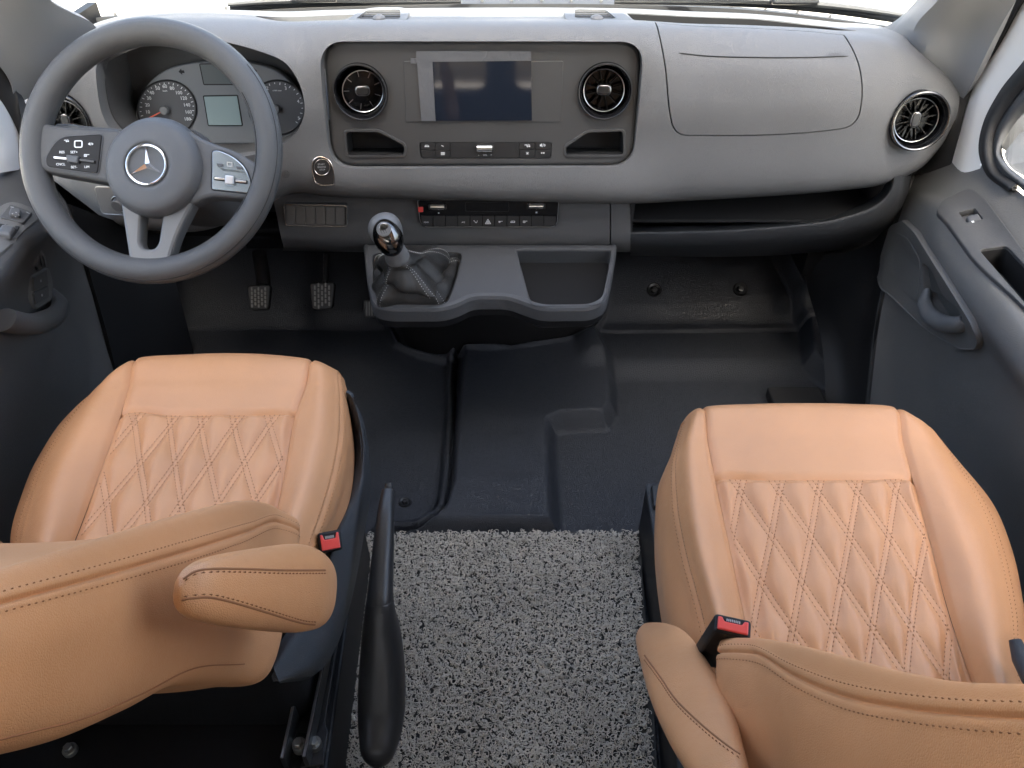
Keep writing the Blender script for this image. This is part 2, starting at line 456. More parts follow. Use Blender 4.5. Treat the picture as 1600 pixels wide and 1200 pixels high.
# --- outdoor ground, one sheet to the horizon
g = mat('concrete_paving', (.52, .475, .40), .85, bump=[('n', 3, 2.0), ('n', 40, 1.0)], var=.05)
G_Z = -.72
gr = mk('ground', ([(-300, -300, G_Z), (300, -300, G_Z), (300, 300, G_Z), (-300, 300, G_Z)], [[0, 1, 2, 3]]), g); gr['kind'] = 'structure'
for (p, q) in [(on_z(128, 22, G_Z), on_z(160, -8, G_Z))]:
    p, q = p, q; d = nrm(q-p); nn = np.array([-d[1], d[0], 0])*.02
    a, b = p-d*8, q+d*12
    s = mk('paving_joint', ([a+nn+[0, 0, .004], a-nn+[0, 0, .004], b-nn+[0, 0, .004], b+nn+[0, 0, .004]], [[0, 1, 2, 3]]), mat('joint_sand', (.30, .27, .22), .9)); s['kind'] = 'structure'
# --- van shell: roof, header, rear side walls (close the cab so that light comes in by the windows)
def struct(name, VF, m): o = mk(name, VF, m); o['kind'] = 'structure'; return o
def quadbox(P, th):
    P = np.asarray(P, float); n = nrm(np.cross(P[1]-P[0], P[3]-P[0])); V = np.concatenate([P, P+n*th])
    return fix_out(V-V.mean(0), [[0, 1, 2, 3], [7, 6, 5, 4], [0, 4, 5, 1], [1, 5, 6, 2], [2, 6, 7, 3], [3, 7, 4, 0]])[0]+V.mean(0), [[0, 1, 2, 3], [7, 6, 5, 4], [0, 4, 5, 1], [1, 5, 6, 2], [2, 6, 7, 3], [3, 7, 4, 0]]
RZ = 1.78
if ROOF:
    struct('roof', box((0, (ROOF_F+ROOF_B)/2, RZ+.03), 1.9, ROOF_F-ROOF_B, .06), 'roofm')
    # passenger compartment behind the camera: unseen walls, rear windows shaped for the screen's reflection
    yr = ROOF_B
    wx = Frame((0, yr, 0), (-1, 0, 0), (0, 0, 1))
    struct('rear_wall', plate(wx, [(-.95, -.1), (.95, -.1), (.95, 1.78), (-.95, 1.78)], [rpoly([(-.60, .68), (-.02, .68), (-.02, .94), (-.60, .94)], .06), rpoly([(.16, .68), (.82, .68), (.82, .94), (.16, .94)], .06)], -.03, .03), 'roofm')
    for s in (-1, 1):
        fs_ = Frame((s*.96, 0, 0), (0, s, 0), (0, 0, 1))
        e = lambda a, b: sorted((s*a, s*b))
        o_ = e(yr, -.08); h1_, h2_ = e(yr+.3, -1.45), e(-1.0, -.45)
        struct('rear_side_wall', plate(fs_, [(o_[0], -.1), (o_[1], -.1), (o_[1], 1.78), (o_[0], 1.78)], [rpoly([(h[0], 1.05), (h[1], 1.05), (h[1], 1.42), (h[0], 1.42)], .06) for h in (h1_,)], -.02, .02), 'roofm')
    struct('rear_floor', box((0, yr/2-.1, -.03), 1.88, abs(yr)+.1, .03), mat('rear_floor_grey', (.2, .2, .2), .6))
# bulkhead behind the dashboard and under it
struct('bulkhead', box((0, 1.80, .27), 1.84, .04, .80), 'black')
# --- floor: moulded vinyl as a height field
NX, NY = 600, 570
gx, gy = np.linspace(-.93, .93, NX), np.linspace(.02, 1.78, NY)
GX, GY = np.meshgrid(gx, gy); XY = np.stack([GX, GY], -1); H = np.zeros_like(GX)
ped = np.array(fz([(612, 470), (617, 515), (628, 537), (655, 550), (690, 558), (712, 562), (716, 558), (770, 559), (830, 553), (880, 545), (915, 531), (932, 510), (938, 470)]))
dv = np.array(fz([(714, 562), (712, 640), (704, 770), (697, 800), (680, 820), (655, 830), (600, 834)]))
pl = np.array(fz([(722, 560), (800, 560), (880, 548), (930, 535), (948, 570), (957, 610), (958, 650), (945, 668), (880, 670), (862, 678), (860, 700), (868, 834), (640, 834), (690, 806), (702, 772), (712, 640)]))
dd = segd(XY, np.vstack([pl, pl[:1]])); sdp = np.where(pin(XY, pl), dd, -dd)
H += .046*sst(-.017, .019, sdp)
# softly rounded saddle of the raised centre panel
H -= .014*sst(.0, .16, on_z(800, 760, 0)[1]-GY)*sst(-.02, .03, sdp)
dp = segd(XY, ped)
H += .015*np.exp(-((dp-.014)/.008)**2)
left = GX < np.interp(GY, dv[::-1, 1], dv[::-1, 0])
d2 = segd(XY, dv)
H += np.where(left, .014*np.exp(-((d2-.015)/.008)**2), 0)
H -= .020*np.exp(-(d2/.0042)**2)
sm = np.array(fz([(938, 527), (960, 529), (1300, 526)])); d3 = segd(XY, sm)
H -= .014*np.exp(-(d3/.0045)**2)
# step in front of the passenger seat (shade line at v 575) and ramp up to the toe board
H += np.where(GX > .12, .022*sst(1.385, 1.455, GY), 0)*sst(.14, .2, GX)
ramp0 = on_z(1100, 524, 0)[1]
H += np.clip(GY-ramp0-.02, 0, 1)*.95*sst(ramp0, ramp0+.06, GY)
H = np.minimum(H, .42)
rib = np.array(fz([(1188, 470), (1210, 440), (1245, 450), (1275, 500), (1284, 530), (1290, 606), (1256, 580), (1250, 530), (1232, 500)]))
dr = segd(XY, np.vstack([rib, rib[:1]])); sdr = np.where(pin(XY, rib), dr, -dr)
H += .05*sst(-.012, .014, sdr)
FL = np.stack([GX, GY, H], -1)
struct('floor', (FL.reshape(-1, 3), grid_faces(NY, NX)), 'floor')
def floor_z(x, y): return H[np.clip(np.searchsorted(gy, y), 0, NY-1), np.clip(np.searchsorted(gx, x), 0, NX-1)]
def floor_hit(u, v):
    d = ray(u, v)
    for t in np.arange(.8, 3, .002):
        p = CAM+d*t
        if p[2] <= floor_z(p[0], p[1]): return p
    return p
for u, v, r, lb in [(633, 786, .013, 'black fastener in the driver floor mat beside the handbrake tip'), (1022, 453, .019, 'left plug in the passenger toe board'), (1157, 452, .019, 'right plug in the passenger toe board')]:
    p = floor_hit(u, v); e = .012
    n = nrm([-(floor_z(p[0]+e, p[1])-floor_z(p[0]-e, p[1]))/(2*e), -(floor_z(p[0], p[1]+e)-floor_z(p[0], p[1]-e))/(2*e), 1])
    fr = Frame(p, (1, 0, 0), np.cross(n, (1, 0, 0)))
    t = thing('floor_plug', lb, 'fastener', p, 'floor plugs')
    mk('flange', lathe(fr, [(r, -.01), (r, .002), (r*.9, .004), (r*.62, .002), (r*.6, -.002), (.0005, -.002)], 24), 'rivet', t)
    mk('head', lathe(fr, [(r*.45, -.004), (r*.45, .006), (r*.36, .008), (.0005, .0085)], 20), 'rivet', t)
    if r > .015: mk('slot', prism(fr, [(-r*.3, -.0012), (r*.3, -.0012), (r*.3, .0012), (-r*.3, .0012)], .0084, .0092), 'dark', t)
# kick panel between toe board and passenger door
def pts_x(rows): return [[on_x(*p) for p in r] for r in rows]
K = Surf(pts_x([[(1250, 395, .70), (1310, 395, .76), (1360, 380, .80), (1402, 330, .815)], [(1262, 450, .72), (1315, 455, .765), (1360, 440, .80), (1388, 400, .81)], [(1283, 530, .735), (1318, 545, .77), (1345, 540, .79), (1368, 520, .80)], [(1290, 625, .735), (1315, 640, .765), (1335, 650, .785), (1352, 655, .80)], [(1290, 690, .735), (1310, 700, .765), (1330, 710, .785), (1345, 720, .80)]]))
K2_ = Surf(pts_x([[(110, 320, -.80), (180, 345, -.78), (260, 370, -.74)], [(140, 425, -.80), (205, 430, -.77), (275, 440, -.72)], [(172, 540, -.79), (232, 540, -.76), (300, 540, -.72)], [(200, 690, -.79), (262, 690, -.76), (330, 690, -.73)], [(212, 780, -.79), (270, 780, -.76), (335, 780, -.73)]]))
struct('kick_panel', shell(K2_.grid(np.linspace(0, 2, 16), np.linspace(0, 4, 20)), .01), 'black')
struct('dash_light_block', box((0, 1.66, .60), 1.88, .36, .02), 'black')  # unseen box added to stop light falling in behind the dash
struct('side_light_block', join(box((-.932, 1.62, .46), .02, .40, .56), box((.932, 1.62, .46), .02, .40, .56), box((-.935, .95, .22), .02, 1.75, .58), box((.935, .95, .22), .02, 1.75, .58)), 'black')  # dark boxes added to close side gaps that let light in
struct('kick_panel', shell(K.grid(np.linspace(0, 3, 16), np.linspace(0, 4, 20)), .01), 'black')

# ================================================================== WINDSCREEN, PILLARS
def wsy(z): return 1.64-(z-.735)*.80            # windscreen plane (raked)
ws = thing('windscreen', 'clear raked windscreen with a black printed border above the dashboard', 'windscreen', (0, 1.64, .73))
gm = bpy.data.materials.new('window_glass'); gm.use_nodes = True
n_ = gm.node_tree; n_.nodes.clear(); ou = n_.nodes.new('ShaderNodeOutputMaterial'); mx = n_.nodes.new('ShaderNodeMixShader'); tr = n_.nodes.new('ShaderNodeBsdfTransparent'); gl = n_.nodes.new('ShaderNodeBsdfGlossy')
gl.inputs['Roughness'].default_value = .02; tr.inputs[0].default_value = (.93, .95, .94, 1); mx.inputs[0].default_value = .05
n_.links.new(tr.outputs[0], mx.inputs[1]); n_.links.new(gl.outputs[0], mx.inputs[2]); n_.links.new(mx.outputs[0], ou.inputs[0])
M['glass'] = gm
zt = 1.72; half0, half1 = .955, .90
wf = Frame((0, wsy(.70), .70), (1, 0, 0), (0, wsy(zt)-wsy(.70), zt-.70)); hgt = math.hypot(zt-.70, wsy(zt)-wsy(.70))
wo = rpoly([(-half0, 0), (half0, 0), (half1, hgt), (-half1, hgt)], .06)
mk('glass_pane', prism(wf, wo, 0, .005), 'glass', ws)
mk('printed_border', plate(wf, inset(ccw(wo), -.01), [inset(ccw(wo), .022)], .006, .0075), 'rubber', ws)
# scuttle panel and wipers outside the glass
sc = Surf([[on_y(u, v, y) for u, v, y in r] for r in [
    [(100, 30, 1.78), (360, 17, 1.86), (560, 8, 1.92), (753, 6, 1.94), (960, 7, 1.92), (1190, 17, 1.88), (1420, 46, 1.78)],
    [(100, 28, 1.84), (360, 14, 1.94), (560, 3, 2.0), (753, 1, 2.02), (960, 2, 2.0), (1190, 14, 1.95), (1420, 44, 1.84)],
    [(100, 30, 1.90), (360, 16, 2.02), (560, -2, 2.1), (753, -8, 2.12), (960, -7, 2.1), (1190, 16, 2.03), (1420, 46, 1.90)]]])
sct = thing('scuttle_panel', 'grey plastic scuttle panel outside below the windscreen', 'panel', (0, 1.95, .7))
mk('panel', shell(sc.grid(np.linspace(0, 6, 60), np.linspace(0, 2, 8)), .02), 'mirrorh', sct)
for i in range(24):
    s0 = .3+i*.225; p = sc.pt(s0, .4)[0]; q = sc.pt(s0, 1.6)[0]
    mk('rib', tube([p+[0, 0, .004], q+[0, 0, .004]], .004, 6), 'doordark', sct)
def wiper(pa, lab):
    P = [on_y(*p) for p in pa]; t = thing('wiper', lab, 'wiper', P[0], 'windscreen wipers')
    S = smooth_open(P, 8)
    mk('blade', tube(S, .008, 8), 'rubber', t)
    mk('spoiler', tube(S+np.array([0, -.012, .012]), np.linspace(.004, .012, len(S)), 8), 'doordark', t)
    mid = S[len(S)//2]
    mk('bracket', prism(Frame(mid+[0, -.02, .018], (1, 0, 0), (0, .3, .9)), rpoly([(-.05, -.010), (.05, -.010), (.05, .012), (-.05, .012)], .006), 0, .012, .004), 'satin', t)
    mk('arm', tube([mid+[0, -.01, .02], S[-1]+[.05, .10, .03]], .008, 8), 'satin', t)
wiper([(360, 14, 1.74), (440, 8, 1.76), (560, 4, 1.80), (720, 0, 1.82)], 'dark wiper blade lying outside the windscreen above the driver side')
wiper([(1430, 34, 1.72), (1300, 16, 1.77), (1160, 5, 1.80), (960, 1, 1.82)], 'dark wiper blade lying outside the windscreen above the passenger side')
# pillar trims
def pillar(rows, name, lab, m, x=12, y=40, th=.015, cat='trim'):
    rows = np.array(rows); rows = np.concatenate([(rows[0]+[0, -.53, .84])[None], (rows[0]+[0, -.24, .36])[None], rows])   # carried on up to the roof
    S = Surf(rows); t = thing(name, lab, cat, S.P[0, 0])
    mk('cover', shell(S.grid(np.linspace(0, S.nc-1, x), np.linspace(0, S.nr-1, y)), th), m, t); return t, S
rp, rS = pillar(pts_x([[(1475, -60, .770), (1532, -60, .748), (1590, -60, .805), (1640, -60, .85)],
                [(1432, 0, .785), (1487, 0, .758), (1545, 0, .812), (1588, 0, .845)],
                [(1405, 28, .785), (1452, 42, .762), (1510, 52, .82), (1552, 62, .845)],
                [(1372, 50, .785), (1438, 94, .774), (1485, 115, .828), (1520, 128, .85)],
                [(1362, 70, .76), (1425, 135, .80), (1470, 150, .835), (1502, 160, .86)]]), 'pillar_trim', 'light grey pillar cover to the right of the windscreen', 'pillar')
lp, lS = pillar(pts_x([[(40, -60, -.74), (0, -60, -.765), (-55, -60, -.80), (-110, -60, -.85)],
                [(78, 0, -.755), (36, 0, -.775), (-8, 10, -.81), (-50, 25, -.85)],
                [(112, 20, -.755), (72, 42, -.78), (30, 70, -.815), (-15, 85, -.85)],
                [(148, 40, -.755), (95, 72, -.79), (58, 112, -.82), (18, 132, -.85)],
                [(155, 60, -.76), (105, 105, -.80), (68, 140, -.835), (22, 165, -.86)]]), 'pillar_trim', 'light grey pillar cover left of the windscreen, above the steering wheel', 'pillar')
# white door frames, seals
def strip(name, lab, rows, m, nx=10, ny=30, th=.012, parent=None):
    S = Surf(pts_x(rows)); VF = shell(S.grid(np.linspace(0, S.nc-1, nx), np.linspace(0, S.nr-1, ny)), th)
    return mk(name, VF, m, parent)
# ================================================================== DASHBOARD
db = thing('dashboard', 'wide grey van dashboard with round vents, centre screen and passenger airbag cover', 'dashboard', (0, 1.38, .55))
cols = [
 [(18,128,1.48),(16,140,1.44),(15,150,1.41),(14,165,1.39),(16,185,1.38),(20,210,1.38),(30,240,1.39),(32,252,1.44)],
 [(55,108,1.50),(55,118,1.44),(56,130,1.40),(58,150,1.365),(62,180,1.35),(68,215,1.35),(75,266,1.36),(75,276,1.42)],
 [(100,66,1.52),(102,78,1.44),(104,92,1.39),(106,125,1.345),(110,175,1.33),(115,225,1.33),(125,304,1.34),(126,314,1.40)],
 [(145,38,1.54),(150,48,1.45),(155,60,1.39),(160,100,1.335),(165,160,1.315),(170,225,1.31),(180,342,1.32),(180,352,1.38)],
 [(215,20,1.55),(222,28,1.46),(226,40,1.385),(230,80,1.33),(235,150,1.31),(238,225,1.305),(240,350,1.31),(240,360,1.37)],
 [(305,15,1.56),(307,23,1.46),(310,36,1.385),(312,70,1.335),(315,140,1.31),(318,225,1.305),(320,350,1.31),(320,360,1.37)],
 [(378,16,1.57),(380,25,1.47),(383,37,1.395),(390,70,1.345),(400,140,1.315),(400,225,1.31),(400,322,1.32),(400,330,1.37)],
 [(448,18,1.58),(450,30,1.48),(455,44,1.41),(462,90,1.36),(470,150,1.335),(475,215,1.33),(460,295,1.335),(460,302,1.39)],
 [(505,16,1.58),(508,29,1.48),(510,42,1.40),(510,85,1.362),(512,150,1.345),(515,220,1.34),(515,300,1.335),(515,307,1.39)],
 [(630,13,1.59),(630,28,1.48),(630,42,1.40),(630,80,1.365),(630,150,1.35),(630,225,1.345),(630,304,1.338),(630,311,1.39)],
 [(753,12,1.59),(753,28,1.48),(753,41,1.40),(753,80,1.365),(753,150,1.35),(753,225,1.345),(753,307,1.338),(753,314,1.39)],
 [(880,12,1.59),(880,28,1.48),(880,41,1.40),(880,80,1.365),(880,150,1.35),(880,225,1.345),(880,310,1.338),(880,317,1.39)],
 [(1000,14,1.59),(1000,29,1.48),(1000,43,1.40),(998,80,1.365),(996,150,1.35),(996,225,1.345),(1000,311,1.338),(1000,318,1.39)],
 [(1060,17,1.59),(1060,32,1.49),(1060,47,1.415),(1058,88,1.375),(1056,150,1.35),(1055,220,1.343),(1055,308,1.345),(1055,315,1.40)],
 [(1180,22,1.58),(1180,36,1.49),(1180,51,1.42),(1180,92,1.37),(1180,150,1.345),(1180,218,1.338),(1180,301,1.345),(1180,308,1.40)],
 [(1300,34,1.56),(1300,45,1.49),(1300,59,1.42),(1300,98,1.37),(1302,150,1.345),(1302,212,1.34),(1300,292,1.35),(1300,299,1.40)],
 [(1385,44,1.53),(1385,57,1.47),(1386,74,1.42),(1390,110,1.385),(1395,155,1.365),(1395,210,1.362),(1385,280,1.37),(1385,287,1.42)],
 [(1440,75,1.52),(1442,88,1.47),(1445,104,1.43),(1450,130,1.405),(1455,165,1.39),(1450,210,1.39),(1437,258,1.40),(1435,265,1.44)],
 [(1490,122,1.52),(1494,128,1.48),(1497,136,1.46),(1499,150,1.44),(1497,172,1.43),(1488,198,1.43),(1470,230,1.44),(1465,238,1.47)]]
DS = Surf(np.swapaxes(np.array([[on_y(*p) for p in c] for c in cols]), 0, 1))
DG = DS.grid(np.linspace(0, 18, 230), np.linspace(0, 7, 84))
DN = gnorm(DG); DN = DN if np.mean(DN[..., 1]) < 0 else -DN
_f = np.array([0, CP, -SP]); _u = np.array([0, SP, CP]); _q = DG-CAM; _Z = _q@_f
_pu, _pv = 800+FPX*_q[..., 0]/_Z, 600-FPX*(_q@_u)/_Z
def dpt(u, v):
    """point and normal of the dashboard skin seen at a photo point"""
    e = (_pu-u)**2+(_pv-v)**2; e[:14] += 400; i = np.unravel_index(np.argmin(e), e.shape); n = DN[i]; d = ray(u, v)
    return CAM+d*(np.dot(DG[i]-CAM, n)/np.dot(d, n)), n
def dframe(u, v, n=None):
    p, nn = dpt(u, v); n = nn if n is None else nrm(n); return Frame(p, np.cross((0, 0, 1), n), np.cross(n, np.cross((0, 0, 1), n)))
skin = mk('dash_body', shell(DG, .03), 'dash', db)
off = rootloc(db)
def cutter(VF): return mk('cutter', VF, 'dark', db)
# centre module plane
mt, mb = on_y(753, 62, 1.388), on_y(753, 258, 1.352)
MF = Frame(mt, (1, 0, 0), mt-mb)
m_out = rpoly(MF.pxs([(503, 63), (1004, 63), (988, 258), (519, 260)]), [.042, .042, .045, .05], 10)
V0 = Frame((0, 1.33, .74), (1, 0, 0), (0, .16, 1))           # upright plane, normal to the cabin
bino = smooth_closed(V0.pxs([(150, 100), (153, 128), (160, 168), (176, 200), (215, 232), (300, 246), (380, 244), (430, 232), (458, 212), (472, 185), (473, 160), (464, 130), (444, 102), (412, 84), (370, 70), (320, 61), (260, 58), (200, 62), (164, 76)]), 5)
c1 = cutter(prism(MF, m_out, -.06, .09)); c2 = cutter(prism(V0, bino, -.05, .08))
Z0 = Frame((0, 0, .797), (1, 0, 0), (0, 1, 0))
trayL = rpoly(Z0.pxs([(396, 29), (450, 24.5), (556, 20), (532, 40), (432, 40)]), .012)
ZR = Frame((.23, 1.45, .7925), (1, 0, -.035), (0, 1, 0))
trayR = rpoly(ZR.pxs([(978, 20.5), (1060, 23), (1180, 29), (1290, 39), (1342, 47), (1180, 46.5), (1000, 41.5), (990, 41)]), .008)
c3 = cutter(prism(Z0, trayL, -.1, .05)); c4 = cutter(prism(ZR, trayR, -.1, .05))
vR = dframe(1430, 187); vL = dframe(103, 190)
vR = dframe(1430, 187, nrm(vR.en*.42+nrm([-.25, -.9, .3])*.58)); vL = dframe(103, 190, nrm(vL.en*.42+nrm([.25, -.9, .3])*.58))
c5 = cutter(lathe(vR, [(.046, -.09), (.046, .05)], 32)); c6 = cutter(lathe(vL, [(.046, -.09), (.046, .05)], 32))
abo = rpoly(V0.pxs([(1030, 20), (1034, 60), (1041, 110), (1043, 165), (1052, 206), (1200, 204), (1335, 193), (1347, 140), (1347, 100), (1340, 72), (1322, 20)]), [0, .05, .1, .1, .05, .1, .06, .08, .05, .05, 0], 8)
F1 = Frame((0, 1.36, .7), (1, 0, 0), (0, 0, 1))
abo = rpoly(F1.pxs([(1030, 20), (1034, 60), (1041, 110), (1043, 165), (1052, 206), (1200, 204), (1335, 193), (1347, 140), (1347, 100), (1340, 72), (1322, 20)]), [0, .05, .1, .1, .05, .1, .06, .08, .05, .05, 0], 8)
GR = [([(541, 38), (566, 21), (588, 17.5), (630, 17.5), (641, 22), (637, 38)], [(557, 36), (574, 22.5), (626, 21.5), (626, 36)]), ([(883, 38), (880, 23), (892, 18), (956, 19), (972, 24), (990, 39)], [(898, 35), (898, 21), (946, 22), (963, 36)])]
cg = [cutter(prism(Z0, inset(ccw(rpoly(Z0.pxs(s), .008)), -.001), -.02, .03)) for o, s in GR]
ci = cutter(prism(F1, inset(ccw(abo), .0012), -.075, .12)); co = cutter(prism(F1, inset(ccw(abo), -.0012), -.077, .12))
cover = bpy.data.objects.new('airbag_cover', skin.data.copy()); COL.objects.link(cover); cover.parent = db
cut(cover, [ci], 'INTERSECT'); cut(skin, [c1, c2, c3, c4, c5, c6, co]+cg); drop(c1, c2, c3, c4, c5, c6, ci, co, *cg)
cover.data.name = 'airbag_cover'
L = [dpt(u, v) for u, v in smooth_open([(1060, 83), (1110, 88), (1180, 90), (1260, 90), (1325, 88)], 8)]
mk('tear_seam', tube([p+n*.0004 for p, n in L], np.concatenate([[.0003], np.full(len(L)-2, .0011), [.0003]]), 6), 'dark', cover)
fr = dframe(1305, 85); mk('airbag_lettering', text(fr, 'AIRBAG', 0, 0, .008, .0003), 'dash', cover)
for zf, o in ((Z0, trayL), (ZR, trayR)):
    dz = draper(Surf(DS.P[:3]), zf)
    mk('top_tray', dz(plate(zf, inset(ccw(o), .0002), [inset(ccw(o), .0018)], -.12, -.0015, hole_depth=[.10])), 'dark', db)  # shade inside the tray is put into the liner's dark colour
# top of the dashboard: demister grilles and a centre slot
for uu, s in GR:
    o = rpoly(Z0.pxs(uu), .015); l = uu[0][0] < 700
    h = rpoly(Z0.pxs(s), .008); gp = mk('demister_grille', plate(Z0, o, [h], -.020, .0075, .002, [.026]), 'dash', db)
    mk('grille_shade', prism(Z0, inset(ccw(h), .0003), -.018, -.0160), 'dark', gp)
    hp = np.array(h); y0, y1 = hp[:, 1].min(), hp[:, 1].max()
    for k in range(5):
        yy = y0+(y1-y0)*(k+.5)/5; xs = [np.interp(yy, *zip(*sorted((p[1], p[0]) for p in e))) for e in (Z0.pxs([s[0], s[1]]), Z0.pxs([s[2], s[3]]))]
        mk('slat', box(Z0.w((xs[0]+xs[1])/2, yy, .003), abs(xs[1]-xs[0]), (y1-y0)*.07, .004), 'dashmid', gp)
    mk('sensor_dome', lathe(Z0.up(.006), [(.012, 0), (.011, .004), (.007, .007), (.0004, .0085)], 20, Z0.px(*((593, 36) if l else (932, 36)))), 'dash', gp)
mk('centre_slot', prism(Z0, rpoly(Z0.pxs([(727, 32.5), (729, 30), (792, 30), (795, 32.5)]), .004), -.004, .0025, .001), 'dash', db)

# ---------------- instrument cluster
CF = Frame((0, 1.425, .70), (1, 0, 0), (0, .16, 1))
bt = V0.up(-.004)
bb = [V0.px(*p) for p in []]
mk('binnacle', plate(V0, inset(ccw(bino), -.006), [bino], -.135, -.028, hole_depth=[.100]), 'doordark', db)
# hood eyebrow around the opening: glossy inner lining
cl_o = smooth_closed(CF.pxs([(214, 190), (217, 160), (232, 132), (262, 108), (310, 97), (365, 95), (415, 103), (447, 120), (466, 148), (472, 175), (468, 200), (452, 222), (400, 224), (300, 224), (235, 215)]), 5)
cl = mk('instrument_cluster', prism(CF, cl_o, -.012, .004, .003), 'cluster', db)
def ringpts(cx, cy, rx, ry, a0=0, a1=360, n=40): return [(cx+rx*math.cos(R(a0+(a1-a0)*k/n)), cy-ry*math.sin(R(a0+(a1-a0)*k/n))) for k in range(n+(a1-a0 < 359))]
GFs = {}
C4 = CF.up(.004)
for cx, cy, rx in ((261, 170, 46), (433, 168, 44)):
    mk('gauge_rim', tube([C4.w(*C4.px(*p), .001) for p in ringpts(cx, cy, rx, rx*.97)], .0018, 6, True), 'dark', cl)
    mk('gauge_dial', prism(C4, C4.pxs(ringpts(cx, cy, rx, rx*.97)), -.001, .0012), 'dial', cl)
C5 = CF.up(.0053)
T = []
for s, u, v in [('10', 231, 175), ('20', 230.5, 164), ('30', 233, 153.5), ('40', 237.5, 145), ('50', 246.5, 138), ('60', 257.5, 135), ('80', 269, 138), ('100', 279.5, 145), ('120', 287, 153.5), ('140', 292, 164), ('160', 294.5, 175), ('180', 293, 186), ('2', 418, 138), ('3', 446.5, 138), ('4', 466, 158.5), ('5', 467, 185), ('1', 403, 152)]:
    T.append(text(C5, s, *C5.px(u, v), .0088))
T.append(text(C5, 'km/h', *C5.px(258, 142), .0042)); T.append(text(C5, 'x1000 r/min', *C5.px(433, 141.5), .0034))
for t_ in T: mk('numeral', t_, 'white', cl)
T = []
for cx, cy, rx, ns, a0, a1 in ((261, 170, 42.5, 23, 196, -24), (433, 168, 40.5, 21, 205, -38)):
    for k in range(ns):
        a = R(a0+(a1-a0)*k/(ns-1)); l = 3.6 if k % 2 == 0 else 2.2
        p = C5.px(cx+rx*math.cos(a), cy-rx*.97*math.sin(a)); q = C5.px(cx+(rx-l)*math.cos(a), cy-(rx-l)*.97*math.sin(a))
        T.append(bar2(C5, p, q, .0011, 0, .0005))
    mk('scale_marks', join(*T), 'white', cl, kind='stuff'); T = []
for (cx, cy), (tx, ty) in (((260, 170.5), (226, 188)), ((433.5, 168.5), (398, 185))):
    C6 = CF.up(.010)
    mk('needle', bar2(C6, C6.px(cx, cy), C6.px(tx, ty), .0022, -.001, .0015), 'needle', cl)
    mk('needle_cap', lathe(CF.up(.005), [(.0075, 0), (.0075, .009), (.0062, .0105), (.0004, .0105)], 24, CF.px(cx, cy)), 'cluster', cl)
for pts, mm in (([(311, 99), (362, 98), (372, 133), (318, 133)], 'lcd2'), ([(317, 149), (372, 148), (380, 197), (325, 197)], 'lcd')):
    mk('display_frame', prism(C4, rpoly(C4.pxs(pts), .003), -.001, .0008), 'dark', cl)
    mk('display', prism(C4, inset(ccw(rpoly(C4.pxs(pts), .003)), .0022), 0, .0016), mm, cl)
T = []
for u, v, s in ((284, 112, -1), (397, 111, 1)):
    c = np.array(C4.px(u, v)); k = .0058*s
    mk('turn_arrow', prism(C4, [c+(k, 0), c+(0, .0052), c+(0, .0022), c+(-k*.8, .0022), c+(-k*.8, -.0022), c+(0, -.0022), c+(0, -.0052)], 0, .0006), 'dark', cl)

# ---------------- air vents
def vent(fr, Rr, tilt=(0, 0), closed=0, bez='satin', sy=1., nv=12, kn=(.24, .15)):
    h = mk('air_vent', lathe(fr, [(Rr, -.012), (Rr, .003), (Rr*.975, .0065), (Rr*.93, .008), (Rr*.89, .006), (Rr*.86, -.004), (Rr*.80, -.016), (Rr*.74, -.026), (Rr*.70, -.03), (.0006, -.032), (.0006, -.04), (Rr*.75, -.038), (Rr*.86, -.02), (Rr, -.024)], 48, open_=True), 'gloss', db)
    mk('bezel', tube([fr.w(Rr*.955*math.cos(2*math.pi*k/64), Rr*.955*math.sin(2*math.pi*k/64), .0068) for k in range(64)], Rr*.03 if bez == 'satin' else Rr*.055, 8, True), bez, h)
    ex = nrm(fr.ex+fr.en*tilt[0]); ey = nrm(fr.ey+fr.en*tilt[1]); f2 = Frame(fr.w(0, 0, -.018), ex, ey)
    mk('barrel_ring', lathe(f2, [(Rr*.76, -.008), (Rr*.775, .004), (Rr*.755, .008), (Rr*.72, .009), (Rr*.69, .006), (Rr*.67, -.008)], 48, open_=True), 'gloss', h)
    mk('barrel_edge', tube([f2.w(Rr*.735*math.cos(2*math.pi*k/64), Rr*.735*math.sin(2*math.pi*k/64), .0095) for k in range(64)], .0009, 6, True), 'silver', h)
    if closed: mk('shutter', lathe(f2, [(Rr*.685, -.01), (Rr*.685, -.002), (Rr*.3, .001), (.0005, .0015)], 40), 'gloss', h)
    for k in range(nv):
        a = 2*math.pi*(k+.5)/nv; ca, sa = math.cos(a), math.sin(a); r0, r1 = Rr*.22, Rr*.685
        if closed: r0 = Rr*.48
        d = f2.ex*ca+f2.ey*sa; t = -f2.ex*sa+f2.ey*ca; c = f2.o+d*(r0+r1)/2+f2.en*(.0005 if closed else -.001)
        mk('vane', box(c, r1-r0, .0007 if closed else .0013, .003 if closed else .012, (d, t, f2.en)), 'silver' if closed else 'gloss', h)
    o = rpoly([(-Rr*kn[0], -Rr*kn[1]), (Rr*kn[0], -Rr*kn[1]), (Rr*kn[0], Rr*kn[1]), (-Rr*kn[0], Rr*kn[1])], Rr*min(kn)*.95)
    mk('knob_edge', prism(f2, inset(ccw(o), -.0014), -.006, .0075, .002), 'silver', h)
    mk('knob', prism(f2, o, 0, .0088, .002), 'satin', h)
    return h
